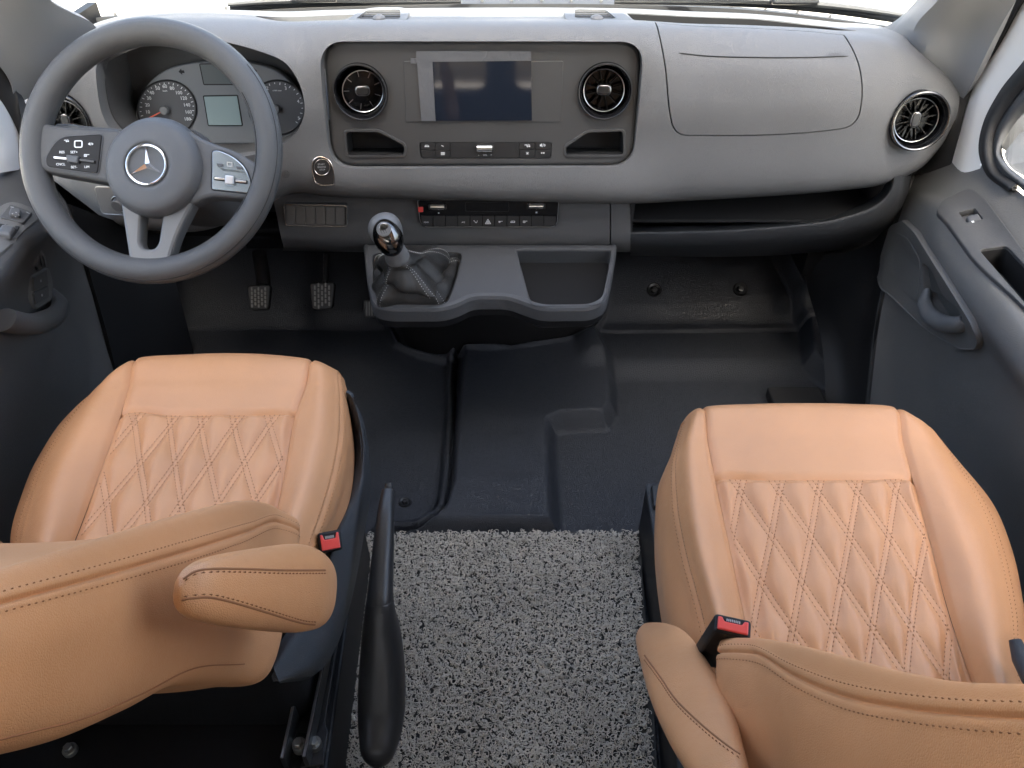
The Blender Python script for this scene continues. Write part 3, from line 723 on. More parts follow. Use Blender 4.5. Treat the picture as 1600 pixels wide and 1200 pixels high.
# ---------------- centre module
T_ = MF
pk = [rpoly(MF.pxs([(541, 205), (592, 205), (632, 226), (632, 241), (544, 242)]), .006), rpoly(MF.pxs([(918, 206), (973, 204), (974, 241), (884, 241), (884, 229)]), .006)]
vcs = [MF.px(564, 143), MF.px(945, 142)]; VR = .0495
vh = [[(c[0]+VR*.95*math.cos(2*math.pi*k/48), c[1]+VR*.95*math.sin(2*math.pi*k/48)) for k in range(48)] for c in vcs]
strip_o = rpoly(MF.pxs([(655, 221), (863, 221), (861, 247), (658, 247)]), .006)
md = mk('centre_module', plate(MF, inset(ccw(m_out), .0012), pk+vh+[strip_o], -.05, .003, .006, [.05, .05, .045, .045, .004]), 'module', db)
for p in pk:
    o = inset(ccw(p), -.0048)
    mk('pocket_rim', plate(MF, o, [p], .0015, .0055, .0015), 'module', md)
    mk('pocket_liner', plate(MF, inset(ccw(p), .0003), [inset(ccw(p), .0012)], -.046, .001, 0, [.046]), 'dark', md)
for i, c in enumerate(vcs):
    f = Frame(MF.w(*c, .004), MF.ex, MF.ey); vent(f, VR, ((-.30, .10) if i == 0 else (.12, .0)), closed=(i == 0), sy=1, nv=9 if i == 0 else 12)
# screen with its protective film
so_ = MF.pxs([(631, 95), (880, 95), (876, 190), (634, 190)])
mk('screen_surround', prism(MF, rpoly(so_, .003), 0, .0042, .0008), 'module', md)
mk('display_screen', prism(MF, rpoly(MF.pxs([(655, 82), (830, 82), (831, 187), (659, 188)]), .0015), 0, .0062, .0006), 'screen', md)
mk('film_band', prism(MF, MF.pxs([(651, 79), (830, 79), (830, 94), (651, 96)]), .0062, .0068), 'film', md)
mk('film_band', prism(MF, MF.pxs([(652, 96.2), (676, 95), (681, 187.5), (659, 188)]), .0062, .0068), 'film', md)
mk('film_tab', prism(MF, MF.pxs([(642, 90.5), (651, 90.5), (651, 98.5), (642, 98.5)]), .0045, .0066), 'film', md)
# key strip
def key(fr, pts, par, h0, h1, r=.0012, name='key', m='button'):
    return mk(name, prism(fr, rpoly(fr.pxs(pts), r, 3), h0, h1, .0006, 2), m, par)
st = mk('key_strip', prism(MF, inset(ccw(strip_o), .0006), -.002, .0005), 'button', md)
K1 = MF.up(.0004)
ks = [[(657.5, 222), (679.5, 222), (679.8, 233.5), (657.8, 233.5)], [(680.5, 222), (703, 222), (703, 233.5), (680.8, 233.5)], [(658, 234.5), (680, 234.5), (680, 246), (660.5, 246)], [(681, 234.5), (703, 234.5), (703.3, 246), (681, 246)],
      [(704.2, 222), (811, 222), (811, 246), (704.4, 246)], [(812, 222), (835.3, 222), (835.3, 232.5), (812, 232.5)], [(836.3, 222), (861, 222), (861, 232.5), (836.3, 232.5)], [(812, 233.5), (835.3, 233.5), (835.3, 246), (812, 246)], [(836.3, 233.5), (861, 233.5), (859, 246), (836.3, 246)]]
for q in ks: key(K1, q, st.parent, 0, .0028, .0015 if len(q) else 0, 'key')
K2 = K1.up(.0028)
def roller(fr, u0, v0, u1, v1, par, nm='thumb_roller'):
    a, b = fr.px(u0, v0), fr.px(u1, v1); w_, h_ = b[0]-a[0], a[1]-b[1]; cx, cy = (a[0]+b[0])/2, (a[1]+b[1])/2
    r = mk(nm, fix_out(*tube([fr.w(cx-w_/2, cy, .001), fr.w(cx-w_/2+.001, cy, .001), fr.w(cx+w_/2-.001, cy, .001), fr.w(cx+w_/2, cy, .001)], [h_*.42, h_*.5, h_*.5, h_*.42], 20)), 'chrome', par)
    for s in (-1, 1): mk('roller_cap', prism(fr, rpoly([(cx+s*(w_/2+.0015)-.0016, cy-h_*.36), (cx+s*(w_/2+.0015)+.0016, cy-h_*.36), (cx+s*(w_/2+.0015)+.0016, cy+h_*.36), (cx+s*(w_/2+.0015)-.0016, cy+h_*.36)], .001), 0, h_*.42, .0008), 'satin', par)
    mk('roller_groove', box(fr.w(cx, cy-h_*.08, .001+h_*.5), w_*.98, .0006, .0012, (fr.ex, fr.ey, fr.en)), 'dark', par)
    return r
roller(K2, 744.5, 226, 769.5, 237.5, md)
T = [text(K2, 'VOL', *K2.px(758, 242.3), .0042), text(K2, '-', *K2.px(748, 242.3), .006), text(K2, '+', *K2.px(767.5, 242), .005)]
def icon(fr, kind, u, v, s):
    a, b = fr.px(u, v); c = np.array((a, b)); G = []
    B = lambda p, q, wd=.16: G.append(bar2(fr, c+np.array(p)*s, c+np.array(q)*s, wd*s, 0, .0004))
    if kind == 'menu': [B((-.9, y), (.9, y), .22) for y in (.5, 0, -.5)]
    elif kind == 'car': B((-1, -.3), (1, -.3), .3); B((-.6, .3), (.5, .3), .2); B((-.9, -.2), (-.6, .4)); B((.5, .35), (.9, -.1))
    elif kind == 'phone': B((-.7, .3), (.7, -.3), .5)
    elif kind == 'star': B((-.7, .5), (.7, -.5), .25); B((-.7, -.5), (.7, .5), .25); B((0, .7), (0, -.7), .2)
    elif kind == 'skip': B((-.9, 0), (-.2, 0), .55); B((.2, 0), (.9, 0), .55)
    elif kind == 'back': B((-1, .2), (-.3, .35), .2); B((-.3, .35), (-.1, -.4), .2); B((.0, -.6), (.3, .6), .15); B((.4, -.2), (1, -.2), .45); B((.5, .3), (.9, .3), .15)
    elif kind == 'mute': B((-1, 0), (-.4, 0), .6); B((-.5, -.5), (-.4, .6), .25); B((-.1, -.6), (.2, .6), .15); B((.4, 0), (.6, .4), .16); B((.6, .4), (.95, 0), .16); B((.95, 0), (.6, -.4), .16); B((.6, -.4), (.4, 0), .16)
    elif kind == 'seat': B((-.8, .7), (-.5, .2), .35); B((-.3, .1), (.1, -.5), .3); B((.1, -.5), (.6, -.4), .25); B((.6, -.4), (.9, .6), .25)
    elif kind == 'tri':
        for p, q in (((-1, -.75), (1, -.75)), ((1, -.75), (0, 1)), ((0, 1), (-1, -.75)), ((-.45, -.42), (.45, -.42)), ((.45, -.42), (0, .35)), ((0, .35), (-.45, -.42))): B(p, q, .2)
    elif kind == 'door': B((-.9, .1), (0, .1), .5); B((0, .2), (1, .3), .2); B((-.8, -.35), (-.1, -.35), .2)
    elif kind == 'van': B((-1, -.3), (1, -.3), .25); B((-.5, .35), (.9, .35), .2); B((-1, -.2), (-.5, .35), .2); B((.9, .3), (1, -.3), .25); B((-.1, .3), (-.1, -.2), .15)
    elif kind == 'mir': B((-.9, .4), (0, .4), .2); B((-.9, -.4), (0, -.4), .2); B((-.9, .4), (-.9, -.4), .2); B((0, .4), (0, -.4), .2); B((-.6, .1), (-.3, -.1), .3); B((.1, .3), (1, .35), .2)
    elif kind == 'horn': B((-.9, .2), (-.2, .15), .35); B((-.2, .2), (.5, .5), .15); B((-.2, .1), (.5, -.35), .15); B((.5, .5), (.5, -.35), .15)
    return join(*G)
for k, u, v, s in (('car', 667, 228, .0042), ('phone', 691.5, 228, .003), ('menu', 692, 240, .004), ('back', 824, 227.5, .0052), ('mute', 848, 227, .0052), ('star', 824, 239.5, .0034), ('skip', 848, 239, .0036)): T.append(icon(K2, k, u, v, s))
mk('key_symbols', join(*T), 'white', md)
# round vents at the two ends
vR, vL = vR.up(.014), vL.up(.014)
vent(vR, .0525, (.05, .02), bez='vring', kn=(.14, .24)); vent(vL, .051, (-.05, .02), bez='vring', kn=(.14, .24))
# start button in its keyhole shaped plate
fr = dframe(504, 267)
o = smooth_closed(fr.pxs([(487.5, 262), (490, 250), (500, 244.5), (513, 249), (520, 262), (522, 285), (517, 288.5), (503, 289), (494, 285), (490.5, 277)]), 5)
sb = mk('start_plate', prism(fr, o, -.008, .0015, .001), 'satin', db)
mk('plate_edge', tube([fr.w(a, b, .0015) for a, b in o], .0011, 6, True), 'brass', sb)
co_ = ringpts(503.5, 260.5, 12.3, 12.6)
mk('start_button', prism(fr, fr.pxs(co_), 0, .0036, .001), 'button', sb)
mk('button_ring', tube([fr.w(*fr.px(*p), .0034) for p in co_], .0009, 6, True), 'brass', sb)
f3 = fr.up(.0036)
mk('button_lettering', join(text(f3, 'START', *f3.px(502, 256.8), .0044), text(f3, 'ENGINE', *f3.px(502.8, 261), .0044), text(f3, 'STOP', *f3.px(503.8, 265.2), .0044)), 'dim', sb)
# little round perforated sensor grille
fr = dframe(446.5, 272); P = [(0, 0)]+[(5.2*math.cos(a), 5.2*math.sin(a)) for a in np.arange(12)*math.pi/6]+[(2.7*math.cos(a+.3), 2.7*math.sin(a+.3)) for a in np.arange(6)*math.pi/3]
mk('microphone_grille', join(*[lathe(fr, [(.0008, -.001), (.0008, .0006), (.0001, .0006)], 8, fr.px(446.5+a, 272+b)) for a, b in P]), 'dark', db)
# light switch panel left of the column
fr = dframe(178, 315)
o = rpoly(fr.pxs([(148, 291), (200, 292), (203, 336), (160, 333)]), .008)
lsw = mk('light_switch_panel', prism(fr, o, -.006, .002, .001), 'dash', db)
mk('panel_edge', tube([fr.w(a, b, .0012) for a, b in o], .0008, 6, True), 'silver', lsw)
mk('rotary_knob', lathe(fr, [(.017, 0), (.017, .004), (.015, .005), (.0145, .003), (.013, .003), (.012, .012), (.0108, .014), (.0004, .014)], 32, fr.px(189, 317)), 'hub', lsw)
mk('knob_ring', tube([fr.w(fr.px(189, 317)[0]+.016*math.cos(a), fr.px(189, 317)[1]+.016*math.sin(a), .0045) for a in np.arange(32)*math.pi/16], .0008, 6, True), 'silver', lsw)

# ---------------- lower dashboard
LS = Surf([[on_y(u, v, y) for u, v, y in r] for r in [
    [(425, 296, 1.40), (560, 298, 1.40), (753, 302, 1.40), (900, 304, 1.40), (985, 304, 1.40)],
    [(428, 315, 1.385), (560, 318, 1.385), (753, 320, 1.385), (900, 320, 1.385), (985, 320, 1.385)],
    [(434, 345, 1.378), (560, 346, 1.378), (753, 347, 1.378), (900, 347, 1.378), (985, 347, 1.378)],
    [(440, 374, 1.37), (560, 378, 1.37), (753, 379, 1.37), (900, 378, 1.37), (985, 378, 1.37)],
    [(442, 381, 1.375), (560, 385, 1.375), (753, 387, 1.375), (900, 386, 1.375), (985, 386, 1.375)],
    [(442, 392, 1.44), (560, 394, 1.44), (753, 396, 1.44), (900, 394, 1.44), (985, 394, 1.44)]]])
def lpt(S, u, v):
    G = S.grid(np.linspace(0, S.nc-1, 120), np.linspace(0, S.nr-1, 60)); N = gnorm(G); q = G-CAM; Z = q@_f
    e = (800+FPX*q[..., 0]/Z-u)**2+(600-FPX*(q@_u)/Z-v)**2; i = np.unravel_index(np.argmin(e), e.shape); n = N[i] if np.dot(N[i], CAM-G[i]) > 0 else -N[i]; d = ray(u, v)
    return CAM+d*(np.dot(G[i]-CAM, n)/np.dot(d, n)), n
mk('lower_panel', shell(LS.grid(np.linspace(0, 3.62, 80), np.linspace(0, 5, 30)), .02), 'dashmid', db)
mk('lower_end_panel', shell(LS.grid(np.linspace(3.645, 4, 12), np.linspace(0, 5, 30)), .02), 'dashmid', db)
def lframe(u, v): p, n = lpt(LS, u, v); e = nrm(np.cross((0, 0, 1), n)); return Frame(p+n*.004, e, np.cross(n, e))
# bank of six blank switches
fr = lframe(492, 336)
o = rpoly(fr.pxs([(442.5, 318), (542.5, 320), (542.5, 354), (446, 352)]), .007)
bank = mk('switch_bank', plate(fr, inset(ccw(o), -.001), [inset(ccw(o), .003)], -.012, .002, .001, [.004]), 'dashmid', db)
mk('bank_edge', tube([fr.w(*p, .0026) for p in inset(ccw(o), .001)], .0011, 6, True), 'brass', bank)
xs = np.linspace(446.5, 539, 7)
for k in range(6):
    mk('blank_switch', prism(fr, rpoly(fr.pxs([(xs[k]+.5, 321.5+k*.25), (xs[k+1]-.5, 321.7+k*.25), (xs[k+1]-.5+.4, 350.3+k*.2), (xs[k]+1.2, 350+k*.2)]), .0012, 3), -.006, .0012, .0008), 'blank', bank)
# climate panel
fr = lframe(762, 333)
o = rpoly(fr.pxs([(652, 312), (873, 312), (870, 354), (658, 354)]), [.006, .006, .014, .016])
cp = mk('climate_panel', prism(fr, o, -.01, .002, .001), 'gloss', db)
mk('panel_edge', tube([fr.w(*p, .0016) for p in o], .0006, 6, True), 'silver', cp)
f1 = fr.up(.002)
xs = np.linspace(657.5, 869, 12)
for k in range(11):
    key(f1, [(xs[k]+.5, 337), (xs[k+1]-.5, 337), (xs[k+1]-.5, 353 if k < 10 else 352), (xs[k]+.5 if k else xs[k]+2, 353)], cp, 0, .0025, .0012, 'key')
f2 = f1.up(.0025)
roller(f1, 672, 317.5, 695.5, 327.5, cp); roller(f1, 826, 316.5, 849.5, 326.5, cp)
mk('warning_lamp', prism(f1, rpoly(f1.pxs([(652.8, 323.5), (661, 323), (661.5, 331.2), (654, 331.5)]), .0012), 0, .0008, .0003), 'red', cp)
T = [icon(f1, 'skip', 838, 312.8, .0012), bar2(f1, f1.px(837, 332), f1.px(839.5, 332), .0024, 0, .0004), bar2(f1, f1.px(837, 313), f1.px(839.5, 313), .0024, 0, .0004), bar2(f1, f1.px(684.3, 332.8), f1.px(686.6, 332.8), .0022, 0, .0004)]
T += [text(f2, 'REAR', *f2.px(666, 347.2), .0042), text(f2, 'A/C', *f2.px(724, 347.2), .0042)]
T += [icon(f2, k, u, 346.5, s) for k, u, s in (('seat', 743, .0042), ('tri', 762.5, .0055), ('door', 782, .0044), ('van', 801, .0044), ('mir', 820.5, .0044))]
mk('key_symbols', join(*T), 'white', cp)
mk('climate_display', plate(f1, rpoly(f1.pxs([(727.5, 315.5), (795, 315.5), (795, 330.5), (727.5, 330.5)]), .002), [inset(ccw(rpoly(f1.pxs([(727.5, 315.5), (795, 315.5), (795, 330.5), (727.5, 330.5)]), .002)), .0006)], 0, .0004), 'satin', cp)
# open passenger shelf
SH = Surf([[on_y(u, v, y) for u, v, y in r] for r in [
    [(985, 352, 1.50), (1060, 351, 1.50), (1150, 347, 1.50), (1240, 340, 1.50), (1310, 330, 1.50), (1355, 315, 1.50), (1378, 298, 1.50), (1386, 280, 1.50)],
    [(985, 360, 1.40), (1060, 359, 1.40), (1150, 356, 1.40), (1240, 349, 1.40), (1312, 338, 1.40), (1362, 319, 1.40), (1384, 298, 1.40), (1391, 278, 1.40)],
    [(985, 365, 1.378), (1060, 364, 1.378), (1150, 361, 1.378), (1240, 354, 1.378), (1316, 343, 1.378), (1370, 323, 1.378), (1392, 300, 1.378), (1398, 276, 1.378)],
    [(985, 369, 1.3785), (1060, 368, 1.3785), (1150, 365, 1.3785), (1240, 358, 1.3785), (1319, 347, 1.3785), (1373, 326, 1.3785), (1395, 302, 1.3785), (1401, 275, 1.3785)],
    [(985, 389, 1.44), (1060, 390, 1.44), (1150, 390, 1.44), (1240, 385, 1.44), (1330, 373, 1.44), (1392, 349, 1.44), (1413, 310, 1.43), (1417, 275, 1.43)],
    [(985, 399, 1.52), (1060, 401, 1.52), (1150, 401, 1.52), (1240, 397, 1.52), (1334, 385, 1.52), (1400, 357, 1.52), (1422, 312, 1.48), (1426, 275, 1.48)]]])
mk('shelf_lip', shell(SH.grid(np.linspace(0, 7, 70), np.linspace(0, 5, 26)), .008), 'seatplastic', db)
x0 = on_y(985, 330, 1.38)[0]; x1 = on_y(1390, 300, 1.40)[0]
zb = on_y(985, 360, 1.40)[2]-.004
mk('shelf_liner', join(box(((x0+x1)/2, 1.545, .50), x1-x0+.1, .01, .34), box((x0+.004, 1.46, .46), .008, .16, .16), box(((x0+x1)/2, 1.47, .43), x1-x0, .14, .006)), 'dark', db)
mk('shelf_light_block', join(box((.82, 1.66, .38), .24, .22, .36)), 'black', db)  # black box added to block light leaking past the shelf
# dark blanking panel and slots under the column, steering column shroud
mk('under_panel', join(box(on_y(416, 360, 1.42), .09, .03, .07), box(on_y(412, 372, 1.39), .05, .01, .004)), 'gloss', db)
# ================================================================== STEERING WHEEL
WZ = 1.165
WF = Frame(at_d(237.5, 236.5, WZ), (1, 0, 0), (0, SP, CP)); PX = WZ/FPX
sw = thing('steering_wheel', 'grey four-spoke steering wheel with a star emblem on its hub', 'steering wheel', WF.o)
nR = 120; Rx, Ry, rt = 183*PX, 187*PX, 20.5*PX
V = []
for k in range(nR):
    a = 2*math.pi*k/nR; d = WF.ex*math.cos(a)+WF.ey*math.sin(a); c = WF.w(Rx*math.cos(a), Ry*math.sin(a))
    for j in range(20):
        b = 2*math.pi*j/20; V.append(c+d*rt*math.cos(b)+WF.en*rt*1.08*math.sin(b))
F = grid_faces(nR, 20, True)+[[(nR-1)*20+j, (nR-1)*20+(j+1) % 20, (j+1) % 20, j] for j in range(20)]
rim = mk('rim', fix_out(np.array(V)-WF.o, F)[0]+WF.o if False else (np.array(V), fix_out(np.array(V)-WF.o, F)[1]), 'wheel', sw)
for b, a0, a1 in ((.62, 150, 400), (2.35, -35, 30)):
    P = []
    for k in range(81):
        a = R(a0+(a1-a0)*k/80); d = WF.ex*math.cos(a)+WF.ey*math.sin(a)
        P.append(WF.w(Rx*math.cos(a), Ry*math.sin(a))+d*rt*math.cos(b)+WF.en*rt*1.08*math.sin(b))
    mk('rim_seam', tube(P, .0007, 6), 'dark', rim)
lsp = mk('spoke', prism(WF, rpoly(WF.pxs([(52, 192), (100, 200), (190, 205), (225, 240), (225, 305), (165, 287), (80, 272), (50, 262)]), [.01, .01, .01, .01, .02, .02, .02, .01]), -.016, .012, .007), 'wheel', sw)
rsp = mk('spoke', prism(WF, rpoly(WF.pxs([(295, 205), (328, 224), (375, 240), (403, 258), (420, 262), (418, 308), (400, 314), (330, 309), (300, 325)]), [.01, .02, .03, .02, .005, .005, .02, .02, .01]), -.016, .012, .006), 'hub', sw)
bsp = mk('spoke', plate(WF, rpoly(WF.pxs([(190, 300), (203, 385), (207, 412), (222, 422), (252, 422), (268, 412), (280, 370), (316, 300)]), [.01, .03, .01, .01, .01, .01, .03, .01]), [rpoly(WF.pxs([(226, 318), (223, 382), (229, 391), (245, 391), (252, 382), (262, 318)]), .006)], -.014, .010, .005, None, .004), 'spoke', sw)
# hub
Hb = []
for h, cx, cy, rx, ry in ((-.035, 252, 266, 74, 76), (-.01, 247, 263, 77, 79), (.010, 242, 261.5, 76, 78.5), (.020, 238, 260.5, 73, 75), (.027, 235, 259.5, 68.5, 70.5), (.0305, 233.5, 259, 64, 66), (.0325, 232, 258.6, 54, 55), (.034, 230.5, 258.2, 42, 43), (.0344, 229.6, 257.9, 38, 38.6), (.0335, 229.5, 257.8, 36, 36.5), (.0312, 229.4, 257.8, 34, 34.5), (.0308, 229.4, 257.7, 10, 10)):
    f = WF.up(h); c = f.px(cx, cy); Hb.append([f.w(c[0]+rx*PX*(1-h/WZ)*math.cos(t), c[1]+ry*PX*(1-h/WZ)*math.sin(t)) for t in np.arange(64)*2*math.pi/64])
hub = mk('hub', loft(Hb), 'hub', sw, 60)
EF = WF.up(.0315); ec = EF.px(229.4, 257.7); er = 30.5*PX*.972
em = mk('emblem', tube([EF.w(ec[0]+er*math.cos(t), ec[1]+er*math.sin(t), .0015) for t in np.arange(64)*2*math.pi/64], .0019, 8, True), 'chrome', hub)
V, F = [], []
for k in range(3):
    a = R(91+120*k); tip = np.array((math.cos(a), math.sin(a)))*er*.96; s = np.array((math.cos(a+R(60)), math.sin(a+R(60))))*er*.17; t = np.array((math.cos(a-R(60)), math.sin(a-R(60))))*er*.17
    b = len(V); V += [EF.w(*(np.array(ec)+q), h) for q, h in ((tip, .0012), (s, 0), ((0, 0), .0062), (t, 0))]; F += [[b, b+1, b+2], [b, b+2, b+3]]
    # shallow back face
    V += [EF.w(*(np.array(ec)+q), -.0008) for q in (tip, s, (0, 0), t)]; F += [[b+4, b+6, b+5], [b+4, b+7, b+6], [b, b+4, b+5, b+1], [b, b+3, b+7, b+4]]
mk('star', (np.array(V), F), 'chrome', em.parent, 5)
HF = WF.up(.0322)
mk('hub_lettering', text(WF.up(.0312), 'AIRBAG', *WF.up(.0312).px(231, 309), .0088, 0, .0006), 'satin', hub)
mk('horn_symbol', join(icon(WF.up(.030), 'horn', 183, 234, .0052), icon(WF.up(.030), 'horn', 281, 243, .0056)), 'satin', hub)
# key pads on the two side spokes
f0 = WF.up(.012)
lp_ = rpoly(f0.pxs([(100, 214), (161, 210), (154, 272), (74, 261), (72, 248), (86, 224)]), [.02, .006, .006, .012, .012, .02])
pad = mk('key_pad', prism(f0, lp_, -.003, .0022, .0015), 'padl', sw)
mk('pad_edge', tube([f0.w(a, b, .0006) for a, b in inset(ccw(lp_), -.0006)], .0009, 6, True), 'hub', pad)
f1 = f0.up(.0023)
def keyset(f, P, right=False):
    m_ = 'white'; T = []
    if not right:
        T += [text(f, s, *f.px(u, v), .0052) for s, u, v in (('RES', 97, 238), ('SET+', 116, 238), ('CNCL', 95, 257), ('SET-', 116, 261.5), ('LIM', 136, 261))]
        T += [icon(f, 'back', 104, 220, .0036), icon(f, 'mute', 142, 225, .0036), icon(f, 'mir', 135.5, 243, .004)]
        mk('home_key', plate(f, rpoly(f.pxs([(116.3, 219.5), (129.3, 219.5), (129.3, 231), (116.3, 231)]), .003), [rpoly(f.pxs([(117.9, 221), (127.7, 221), (127.7, 229.5), (117.9, 229.5)]), .002)], 0, .001), 'white', pad)
        mk('rocker', prism(f, rpoly(f.pxs([(85, 244.5), (106, 246.5), (106, 250.5), (85, 248.5)]), .0015), 0, .003, .001), 'silver', pad)
        mk('rocker', prism(f, rpoly(f.pxs([(125, 248), (149, 251), (149, 255.5), (125, 252.5)]), .0015), 0, .003, .001), 'satin', pad)
        mk('rocker', prism(f, rpoly(f.pxs([(106, 243), (125, 245), (124, 256.5), (107, 254.5)]), .002), 0, .0055, .002), 'hub', pad)
        mk('key_symbols', join(*T), 'white', pad)
keyset(f1, pad)
rp_ = rpoly(f0.pxs([(332, 236), (342, 235), (366, 245), (384, 262), (391, 280), (395, 303), (331, 296)]), [.004, .01, .03, .03, .03, .01, .004])
M['padr'] = mat('lacquer_sky_reflection', (.30, .36, .42), .2, .75, coat=.5)  # pale blue tone paints the sky's reflection on the pad
pad2 = mk('key_pad', prism(f0, rp_, -.003, .0022, .0015), 'padr', sw, label='lacquered key pad with the sky reflection painted into its colour')
mk('pad_edge', tube([f0.w(a, b, .0006) for a, b in inset(ccw(rp_), -.0006)], .0009, 6, True), 'dark', pad2)
mk('pad_split', prism(f1, f1.pxs([(340, 260), (352, 264), (372, 266), (386, 271), (372, 269.5), (350, 267.5)]), -.0002, .0004), 'lcd2', pad2)
mk('rocker', prism(f1, rpoly(f1.pxs([(334, 275.5), (387, 282), (387, 288), (334, 281.5)]), .002), -.001, .0004), 'dark', pad2)
for p in ([(335.5, 276.5), (352, 278.5), (352, 281.5), (335.5, 280.5)], [(368, 281), (385, 283), (385, 286), (368, 284.5)]): mk('rocker_bar', prism(f1, rpoly(f1.pxs(p), .001), 0, .002, .0006), 'chrome', pad2)
mk('rocker_thumb', prism(f1, rpoly(f1.pxs([(353.5, 274.5), (367, 276), (367, 290), (353, 288.5)]), .002), 0, .006, .002), 'silver', pad2)
mk('home_key', plate(f1, rpoly(f1.pxs([(355, 253), (363.5, 254), (363.5, 261), (355, 260)]), .001), [rpoly(f1.pxs([(356.2, 254.2), (362.3, 255), (362.3, 259.8), (356.2, 259)]), .001)], 0, .001), 'silver', pad2)
for u, v in ((344, 257.5), (374.5, 262)): mk('small_key', prism(f1, rpoly(f1.pxs([(u-5, v-2), (u+5, v-1), (u+4, v+3), (u-4, v+2)]), .001), 0, .002, .0006), 'hub', pad2)
# column shroud and stalk
colm = thing('steering_column', 'dark plastic steering column shroud behind the wheel', 'steering column', at_d(262, 270, 1.24))
S = []
for Z, u, v, rx, ry in ((1.185, 258, 258, 66, 62), (1.22, 270, 266, 72, 66), (1.30, 296, 284, 70, 64), (1.40, 326, 306, 60, 58)):
    S.append(ring(at_d(u, v, Z), WF.ex, WF.ey, rx*PX, ry*PX, 40, 3))
mk('shroud', loft(smooth_secs(S, 5)), 'dashmid', colm)
stk = thing('control_stalk', 'pale grey control stalk sticking out left behind the steering wheel', 'stalk', at_d(185, 206, 1.24))
pth = [at_d(u, v, Z) for u, v, Z in ((89.5, 201.5, 1.20), (91, 201.5, 1.20), (112, 202, 1.205), (118, 202.2, 1.206), (124, 202.4, 1.208), (150, 204, 1.215), (190, 206.5, 1.23), (230, 212, 1.25))]
mk('stalk_arm', tube(pth[4:], [6.5*PX, 5.5*PX, 4.5*PX, 5*PX], 14), 'hub', stk)
mk('stalk_knob', tube(pth[:5], [6*PX, 8*PX, 8.3*PX, 7.5*PX, 6.3*PX], 18), 'spoke', stk)

# ================================================================== GEAR CONSOLE
ca, cb = on_y(760, 385, 1.36), on_y(760, 478, 1.17)
GF = Frame(ca, (1, 0, 0), ca-cb)
go = rpoly(GF.pxs([(567, 380), (573, 440), (581, 474), (604, 481), (690, 481), (715, 474), (738, 462), (792, 462), (815, 470), (846, 481), (925, 480), (948, 468), (957, 430), (965, 380)]), [.004, .05, .03, .02, .03, .02, .03, .03, .02, .03, .02, .03, .05, .004], 8)
hole_b = rpoly(GF.pxs([(807, 389), (955, 389), (948, 440), (940, 474), (834, 477), (826, 460)]), [.01, .012, .03, .018, .018, .03])
hole_g = rpoly(GF.pxs([(582, 396), (722, 395), (711, 440), (697, 476), (594, 474), (586, 440)]), [.02, .016, .05, .02, .02, .05])
gc = thing('gear_console', 'grey shelf console below the dash with an open bin on its right', 'console', GF.w(.0, -.1))
tr = mk('tray_top', plate(GF, go, [hole_b, hole_g], -.034, 0, .009, [None, .016], .004), 'tray', gc)
mk('under_lip', prism(GF, inset(ccw(go), .004), -.052, -.0345), 'black', gc)
bo = ccw(hole_b); bi = np.array([(a*.95+.05*bo[:, 0].mean(), b+.045*(bo[:, 1].max()-b)/np.ptp(bo[:, 1])) for a, b in bo])
n = len(bo); Vb = [GF.w(a, b, -.006) for a, b in inset(bo, .0005)]+[GF.w(a, b, -.05) for a, b in bo*.5+bi*.5]+[GF.w(a, b, -.098) for a, b in inset(bi, .002)]+[GF.w(a, b, -.101) for a, b in inset(bi, .008)]
Fb = [q[::-1] for q in grid_faces(4, n, True, True)]+[list(range(3*n, 4*n))]
Vo = [p+np.array([0, 0, -.004]) for p in Vb]
mk('bin', (np.array(Vb), [f[::-1] for f in Fb]), 'seatplastic', gc, 60)
mk('boot_edge', tube([GF.w(a, b, -.0005) for a, b in inset(ccw(hole_g), -.001)], .0012, 6, True), 'satin', gc)
pedo = [on_z(u, v, 0) for u, v in smooth_open([(618, 480), (622, 518), (634, 538), (658, 549), (692, 556), (720, 556), (770, 556), (830, 550), (880, 542), (912, 528), (928, 508), (932, 470)], 4)]
yb = 1.70
A = [np.array([p[0], p[1], -.02]) for p in pedo]+[np.array([pedo[-1][0], yb, -.02]), np.array([pedo[0][0], yb, -.02])]
B = [np.array([p[0]*.98+.02*pedo[9][0], p[1]-.0, .345]) for p in A]
mk('pedestal', loft([A, B]), 'black', gc)
# ---- gear lever
gl_ = thing('gear_lever', 'manual gear lever with glossy knob and stitched leather boot', 'gear lever', on_y(640, 430, 1.25))
base = inset(ccw(hole_g), .003)
# resample to even spacing
def resample(p, n):
    p = np.vstack([p, p[:1]]); d = np.concatenate([[0], np.cumsum(np.linalg.norm(np.diff(p, axis=0), axis=1))]); q = np.linspace(0, d[-1], n+1)[:-1]
    return np.stack([np.interp(q, d, p[:, 0]), np.interp(q, d, p[:, 1])], 1)
nb = 96; base = resample(base, nb); bc = base.mean(0)
top = on_y(621, 402, 1.195); axis = nrm(on_y(596, 345, 1.165)-top)
tx = nrm(np.cross((0, 1, 0), axis)); ty = np.cross(axis, tx)
